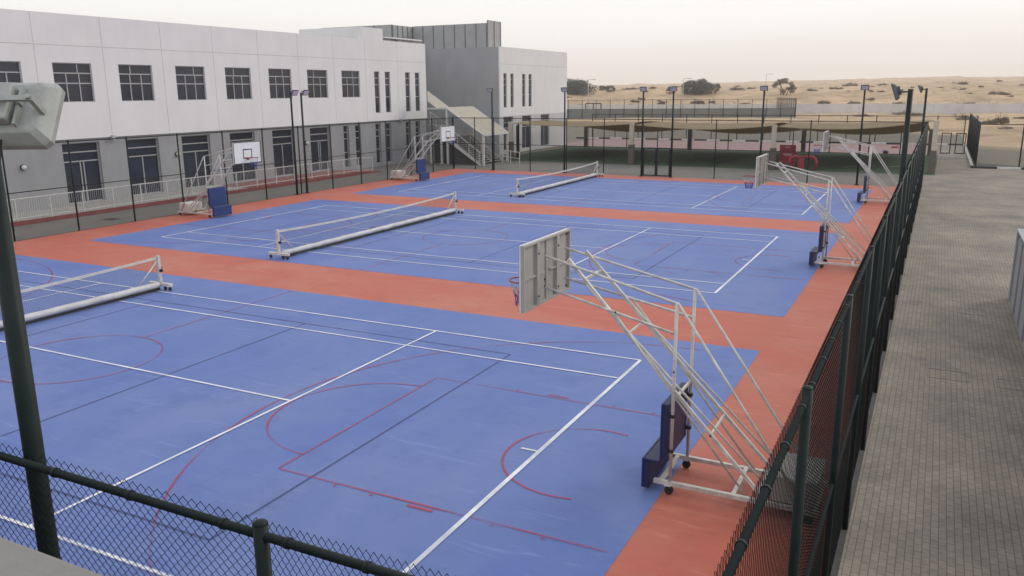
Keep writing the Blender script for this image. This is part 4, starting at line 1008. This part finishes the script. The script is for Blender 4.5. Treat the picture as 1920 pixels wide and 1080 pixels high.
# ------------------------------------------------------------------ boundary wall, enclosure, street lamps
bw = thing('boundary_wall', 'long pale block wall in front of the dunes', 'wall', (0, 0, 0))
m = MB(); a, b = -170, 190
for i in range(0, 60):
    x0, x1 = a + (b - a) * i / 60, a + (b - a) * (i + 1) / 60 - 0.05
    y0, y1 = wall_line(x0), wall_line(x1)
    m.prism([(x0, y0), (x1, y1), (x1, y1 + 0.2), (x0, y0 + 0.2)], 'z', -0.4, 2.3)
m.build('panels', M['block_wall'], bw)
m = MB()
for i in range(0, 61):
    x = a + (b - a) * i / 60 - 0.02; y = wall_line(x); m.box(x - 0.16, x + 0.16, y - 0.10, y + 0.3, -0.4, 2.36)
m.build('piers', M['block_wall'], bw)
ang = math.atan2(177.0 - 157.5, -10.4 + 58.0); Lf = math.hypot(19.5, 47.6)
fe = fence('wire_fence', 'distant fenced sports pitch with a slate windscreen, behind the far school block', (-58.0, 157.5, 0), ang, [Lf * i / 17 for i in range(18)], 3.9, 1.95, mat=M['black_steel'], post_r=0.06, rail_r=0.035, p=0.07, d=0.006)
MB().box(0, Lf, 0.09, 0.11, 0.0, 1.9).build('windscreen', M['windscreen'], fe)
a2 = math.atan2(204 - 177.0, -18.9 + 10.4); L2 = math.hypot(27, 8.5)
fence('wire_fence', 'end panel of the distant pitch fence, seen almost edge-on in front of the pale wall', (-10.3, 177.2, 0), a2, [L2 * i / 9 for i in range(10)], 3.9, 1.95, mat=M['black_steel'], post_r=0.06, rail_r=0.035, p=0.07, d=0.006)
gp = thing('goal_frame', 'dark goal frame on the distant fenced pitch', 'goal', (-55.5, 176, 0), 0.3)
m = MB()
for x in (-2.4, -0.6, 1.2): m.sbar((x, 0, 0), (x, 0, 2.9), 0.11)
m.sbar((-2.4, 0, 2.9), (1.2, 0, 2.9), 0.10); m.build('posts', M['black_steel'], gp)
for (x, y, h, d) in ((-63.9, 190, 8.5, 'in front of the left acacia clump'), (-39.8, 192.5, 8.5, 'left of the wide dark acacia'), (-34.6, 273, 6.9, 'above the bare scrub tree on the ridge')):
    t = thing('street_lamp', 'thin grey street lamp beyond the wall, ' + d, 'street lamp', (x, y + 2, 0 if y < 200 else height(x, y + 2)), 0, 'street lamps beyond the wall')
    MB().tube([(0, 0, -0.1), (0, 0, h * 0.6), (0, 0, h)], 0.1, 8, rr=[0.13, 0.1, 0.07]).build('pole', M['alu'], t)
    MB().tube([(0, 0, h - 0.05), (0.5, -0.1, h + 0.12), (1.3, -0.2, h + 0.12)], 0.06, 6).build('arm', M['alu'], t)
    MB().cham(1.2, 2.0, -0.4, -0.05, h + 0.02, h + 0.2, 0.04).build('lamp_head', M['alu'], t)

# ------------------------------------------------------------------ trees and scrub
def foliage(m, clumps, n, leaf, seed):
    rnd = random.Random(seed)
    for _ in range(n):
        c = rnd.choices(clumps, [q[3] ** 2 for q in clumps])[0]
        d = Vector((rnd.gauss(0, 1), rnd.gauss(0, 1), rnd.gauss(0, 1))).normalized() * (rnd.random() ** 0.45)
        p = Vector((c[0] + d.x * c[3], c[1] + d.y * c[3], max(0.15, c[2] + d.z * c[3] * c[4])))
        a = Vector((rnd.gauss(0, 1), rnd.gauss(0, 1), rnd.gauss(0, 1))).normalized(); b = a.orthogonal().normalized() * leaf * rnd.uniform(0.5, 1.2)
        a = a * leaf * rnd.uniform(0.6, 1.4)
        m.quad(p - a, p + b * 0.6, p + a, p - b * 0.6)
def tree(x, y, w, h, label, seed, leaf_mat, nl=2600, trunk=True, open_=False, sink=0.0):
    rnd = random.Random(seed); z = height(x, y)
    t = thing('acacia_tree', label, 'tree', (x, y, z - sink), 0, 'desert trees on the dunes')
    cl = []
    k = 16 if not open_ else 13
    for i in range(k):
        u = rnd.uniform(-0.5, 0.5); hh = (1 - (2 * u) ** 2) ** 0.5
        cl.append((u * w * 0.86, rnd.uniform(-0.25, 0.25) * w, h * (0.34 + 0.48 * hh * rnd.uniform(0.25, 1.0)), w * rnd.uniform(0.13, 0.22) * (0.7 if open_ else 1), rnd.uniform(0.6, 0.9)))
    for i in range(7 if not open_ else 2): cl.append((rnd.uniform(-0.42, 0.42) * w, rnd.uniform(-0.2, 0.2) * w, h * 0.2, w * 0.15, 0.7))
    m = MB()
    for i in range(5):
        c = cl[i]; bx = rnd.uniform(-0.12, 0.12) * w
        m.tube([(bx, 0, -0.3), (bx + (c[0] - bx) * 0.35, c[1] * 0.3, h * 0.25), (c[0], c[1], c[2])], 0.1, 6, rr=[0.022 * w, 0.014 * w, 0.005 * w])
    m.build('trunk', M['bark'], t)
    m = MB(); foliage(m, cl, int(nl * 1.5), w * 0.018 + 0.07, seed); m.build('crown', leaf_mat, t)
    return t
tree(-103.3, 277, 13.9, 5.0, 'big dark acacia clump showing past the right edge of the far school block', 1, M['leaf'], 3600)
tree(-97.1, 289, 2.8, 2.6, 'small round acacia, left one of a pair on the dune', 2, M['leaf'], 700)
tree(-92.4, 285, 3.9, 2.6, 'small broad acacia, right one of a pair on the dune', 3, M['leaf'], 900)
tree(-68, 279, 2.5, 3.2, 'dark bush behind the floodlight pole right of the gate', 4, M['leaf'], 700)
tree(-58.7, 281, 11.2, 4.6, 'widest dark acacia group in the middle of the dunes', 5, M['leaf'], 3600)
tree(-53.6, 287, 3.2, 3.4, 'small acacia touching the right side of the widest group', 6, M['leaf'], 800)
tree(-28.9, 275, 7.2, 6.2, 'sparse grey scrubby tree with a bare trunk on the dune ridge', 7, M['dry_leaf'], 1300, open_=True)
# scrub
protos = []
for i in range(4):
    m = MB(); rnd = random.Random(50 + i)
    cl = [(rnd.uniform(-0.5, 0.5), rnd.uniform(-0.4, 0.4), rnd.uniform(0.12, 0.32), rnd.uniform(0.18, 0.34), 0.7) for _ in range(6)]
    foliage(m, cl, 420, 0.07, 90 + i)
    for _ in range(9): m.bar((0, 0, 0), (rnd.uniform(-0.7, 0.7), rnd.uniform(-0.6, 0.6), rnd.uniform(0.3, 0.75)), 0.012, 3)
    protos.append(m.mesh('scrub', M['dry_leaf']))
spots = []
rnd = random.Random(21)
CAM = Vector((17.4488, -11.9124, 6.0366))
for _ in range(900):
    a = rnd.uniform(-0.45, 0.42)               # bearing from straight ahead (y)
    d = 226 + 330 * rnd.random() ** 1.7
    x = CAM.x + math.sin(a + -0.18) * d; y = CAM.y + math.cos(a - 0.18) * d
    if y - wall_line(x) < 8: continue
    spots.append((x, y, (rnd.uniform(0.9, 2.2) if rnd.random() < 0.6 else rnd.uniform(2.0, 4.2)) * 0.8 * (1 + (d - 226) / 500), rnd.uniform(0.55, 0.9)))
    if len(spots) >= 250: break
for (x, y, s, hs) in ((20.8, 169, 4.6, 0.55), (25.6, 150, 2.6, 0.9), (26.6, 150, 2.0, 1.5), (24.6, 150, 2.2, 0.7), (25.7, 129.6, 1.8, 0.5), (9.3, 196, 4.0, 0.5), (13, 190, 3.0, 0.5), (30.5, 112, 2.0, 0.4), (31.5, 178, 2.2, 0.5), (2, 185, 3.5, 0.45)):
    spots.append((x, y, s, hs))
for i, (x, y, s, hs) in enumerate(spots):
    near = y - wall_line(x) < 0
    o = bpy.data.objects.new('desert_shrub', protos[i % 4]); C.objects.link(o)
    o.location = (x, y, height(x, y) - 0.05 * s); o.scale = (s, s, s * hs); o.rotation_euler = (0, 0, rnd.uniform(0, 6.28))
    tag(o, 'dry brown shrub on the flat sand this side of the pale wall' if near else 'dry low shrub scattered on the dunes beyond the pale wall', 'shrub',
        'shrubs on the near sand' if near else 'shrubs on the dunes')

# ------------------------------------------------------------------ grey annex wall at the right edge
ax = thing('service_wall', 'grey ribbed service wall at the right edge of the paver path', 'wall', (19.75, 15.75, 0))
m = MB(); m.box(0.06, 0.55, -45, -0.0, 0.001, 2.02); m.build('wall', M['annex'], ax)
m = MB()
for i in range(30):
    y = -0.9 - i * 1.45
    m.box(-0.0, 0.058, y - 0.95, y, 0.002, 1.9)
m.box(0.0, 0.058, -0.32, -0.02, 0.002, 1.98)
m.build('ribs', M['annex'], ax)
m = MB()
for i in range(30):
    y = -0.9 - i * 1.45; m.box(0.0585, 0.0595, y + 0.03, y + 0.45, 0.15, 1.75)
m.build('grooves', M['annex_dark'], ax)
m = MB(); m.box(-0.01, 0.58, -45, 0.01, 2.022, 2.06); m.build('coping', M['annex'], ax)

# foreground ledge under the photographer
ld = MB(); ld.box(8, 24, -11.25, -10.90, 0.003, 4.93); ld.cham(8, 24, -11.29, -10.86, 4.932, 5.0, 0.012)
tag(ld.build('parapet', M['ledge']), 'concrete parapet under the viewpoint, its edge in the bottom left corner', 'parapet')

# ------------------------------------------------------------------ camera
cam = bpy.data.cameras.new('camera'); co = bpy.data.objects.new('camera', cam); C.objects.link(co)
yaw, pitch, roll = 0.4705, -0.2342, -0.0071
f = Vector((-math.sin(yaw) * math.cos(pitch), math.cos(yaw) * math.cos(pitch), math.sin(pitch)))
r = Vector((math.cos(yaw), math.sin(yaw), 0)); u = r.cross(f)
r2 = r * math.cos(roll) + u * math.sin(roll); u2 = -r * math.sin(roll) + u * math.cos(roll)
mat = Matrix((r2, u2, -f)).transposed().to_4x4(); mat.translation = CAM
co.matrix_world = mat
cam.sensor_width = 36; cam.lens = 1552.8 / 1920 * 36; cam.clip_end = 6000; cam.clip_start = 0.05
bpy.context.scene.camera = co

# ------------------------------------------------------------------ sky, sun, air
SUN_EL, SUN_AZ = math.radians(32), math.radians(38)      # azimuth measured from +y towards +x
w = bpy.data.worlds.new('World'); bpy.context.scene.world = w; w.use_nodes = True
N, L = w.node_tree.nodes, w.node_tree.links
bg = N['Background']; out = N['World Output']
sky = N.new('ShaderNodeTexSky'); sky.sky_type = 'NISHITA'; sky.sun_disc = False
sky.sun_elevation = SUN_EL; sky.sun_rotation = SUN_AZ; sky.dust_density = 4; sky.air_density = 1.5
L.new(sky.outputs['Color'], bg.inputs['Color']); bg.inputs['Strength'].default_value = 0.05
bg2 = N.new('ShaderNodeBackground'); bg2.inputs['Strength'].default_value = 1.0
tc = N.new('ShaderNodeTexCoord'); sp = N.new('ShaderNodeSeparateXYZ'); L.new(tc.outputs['Generated'], sp.inputs[0])
nz = N.new('ShaderNodeTexNoise'); nz.inputs['Scale'].default_value = 2.4; nz.inputs['Detail'].default_value = 4
mpv = N.new('ShaderNodeMapping'); mpv.inputs['Scale'].default_value = (1, 1, 3.5); L.new(tc.outputs['Generated'], mpv.inputs['Vector']); L.new(mpv.outputs['Vector'], nz.inputs['Vector'])
ad = N.new('ShaderNodeMath'); ad.operation = 'MULTIPLY_ADD'; ad.inputs[1].default_value = 0.05; L.new(nz.outputs['Fac'], ad.inputs[0]); L.new(sp.outputs['Z'], ad.inputs[2])
cr = N.new('ShaderNodeValToRGB'); e = cr.color_ramp.elements
e[0].position = 0.01; e[0].color = (0.88, 0.82, 0.785, 1)
e[1].position = 1.0; e[1].color = (1.12, 1.14, 1.2, 1)
for p, c in ((0.04, (0.97, 0.915, 0.88, 1)), (0.07, (1.03, 1.00, 0.96, 1)), (0.105, (1.14, 1.13, 1.10, 1)), (0.35, (1.14, 1.15, 1.17, 1))):
    q = e.new(p); q.color = c
L.new(ad.outputs[0], cr.inputs['Fac']); L.new(cr.outputs['Color'], bg2.inputs['Color'])
mixs = N.new('ShaderNodeMixShader'); mixs.inputs[0].default_value = 0.88
L.new(bg.outputs[0], mixs.inputs[1]); L.new(bg2.outputs[0], mixs.inputs[2]); L.new(mixs.outputs[0], out.inputs['Surface'])
sl = bpy.data.lights.new('sun', 'SUN'); so = bpy.data.objects.new('sun', sl); C.objects.link(so)
sl.energy = 0.9; sl.angle = math.radians(14); sl.color = (1.0, 0.93, 0.84)
d = Vector((math.sin(SUN_AZ) * math.cos(SUN_EL), math.cos(SUN_AZ) * math.cos(SUN_EL), math.sin(SUN_EL)))
so.rotation_euler = d.to_track_quat('Z', 'Y').to_euler(); so.location = (0, 0, 60)

# air: pale desert haze
hz = MB(); hz.box(-1480, 1480, -150, 2580, -6, 60)
hm = bpy.data.materials.new('haze_air'); hm.use_nodes = True
hn = hm.node_tree.nodes; hn.remove(hn['Principled BSDF'])
pv = hn.new('ShaderNodeVolumePrincipled'); pv.inputs['Density'].default_value = 0.00036; pv.inputs['Color'].default_value = (0.97, 0.93, 0.90, 1); pv.inputs['Anisotropy'].default_value = 0.2
hm.node_tree.links.new(pv.outputs[0], hn['Material Output'].inputs['Volume'])
struct(hz.build('haze', hm), 'stuff')

S = bpy.context.scene
S.view_settings.view_transform = 'Standard'; S.view_settings.look = 'None'; S.view_settings.exposure = 0; S.view_settings.gamma = 1
S.render.engine = 'CYCLES'
S.cycles.use_denoising = True
S.cycles.max_bounces = 6; S.cycles.transparent_max_bounces = 16; S.cycles.volume_bounces = 1
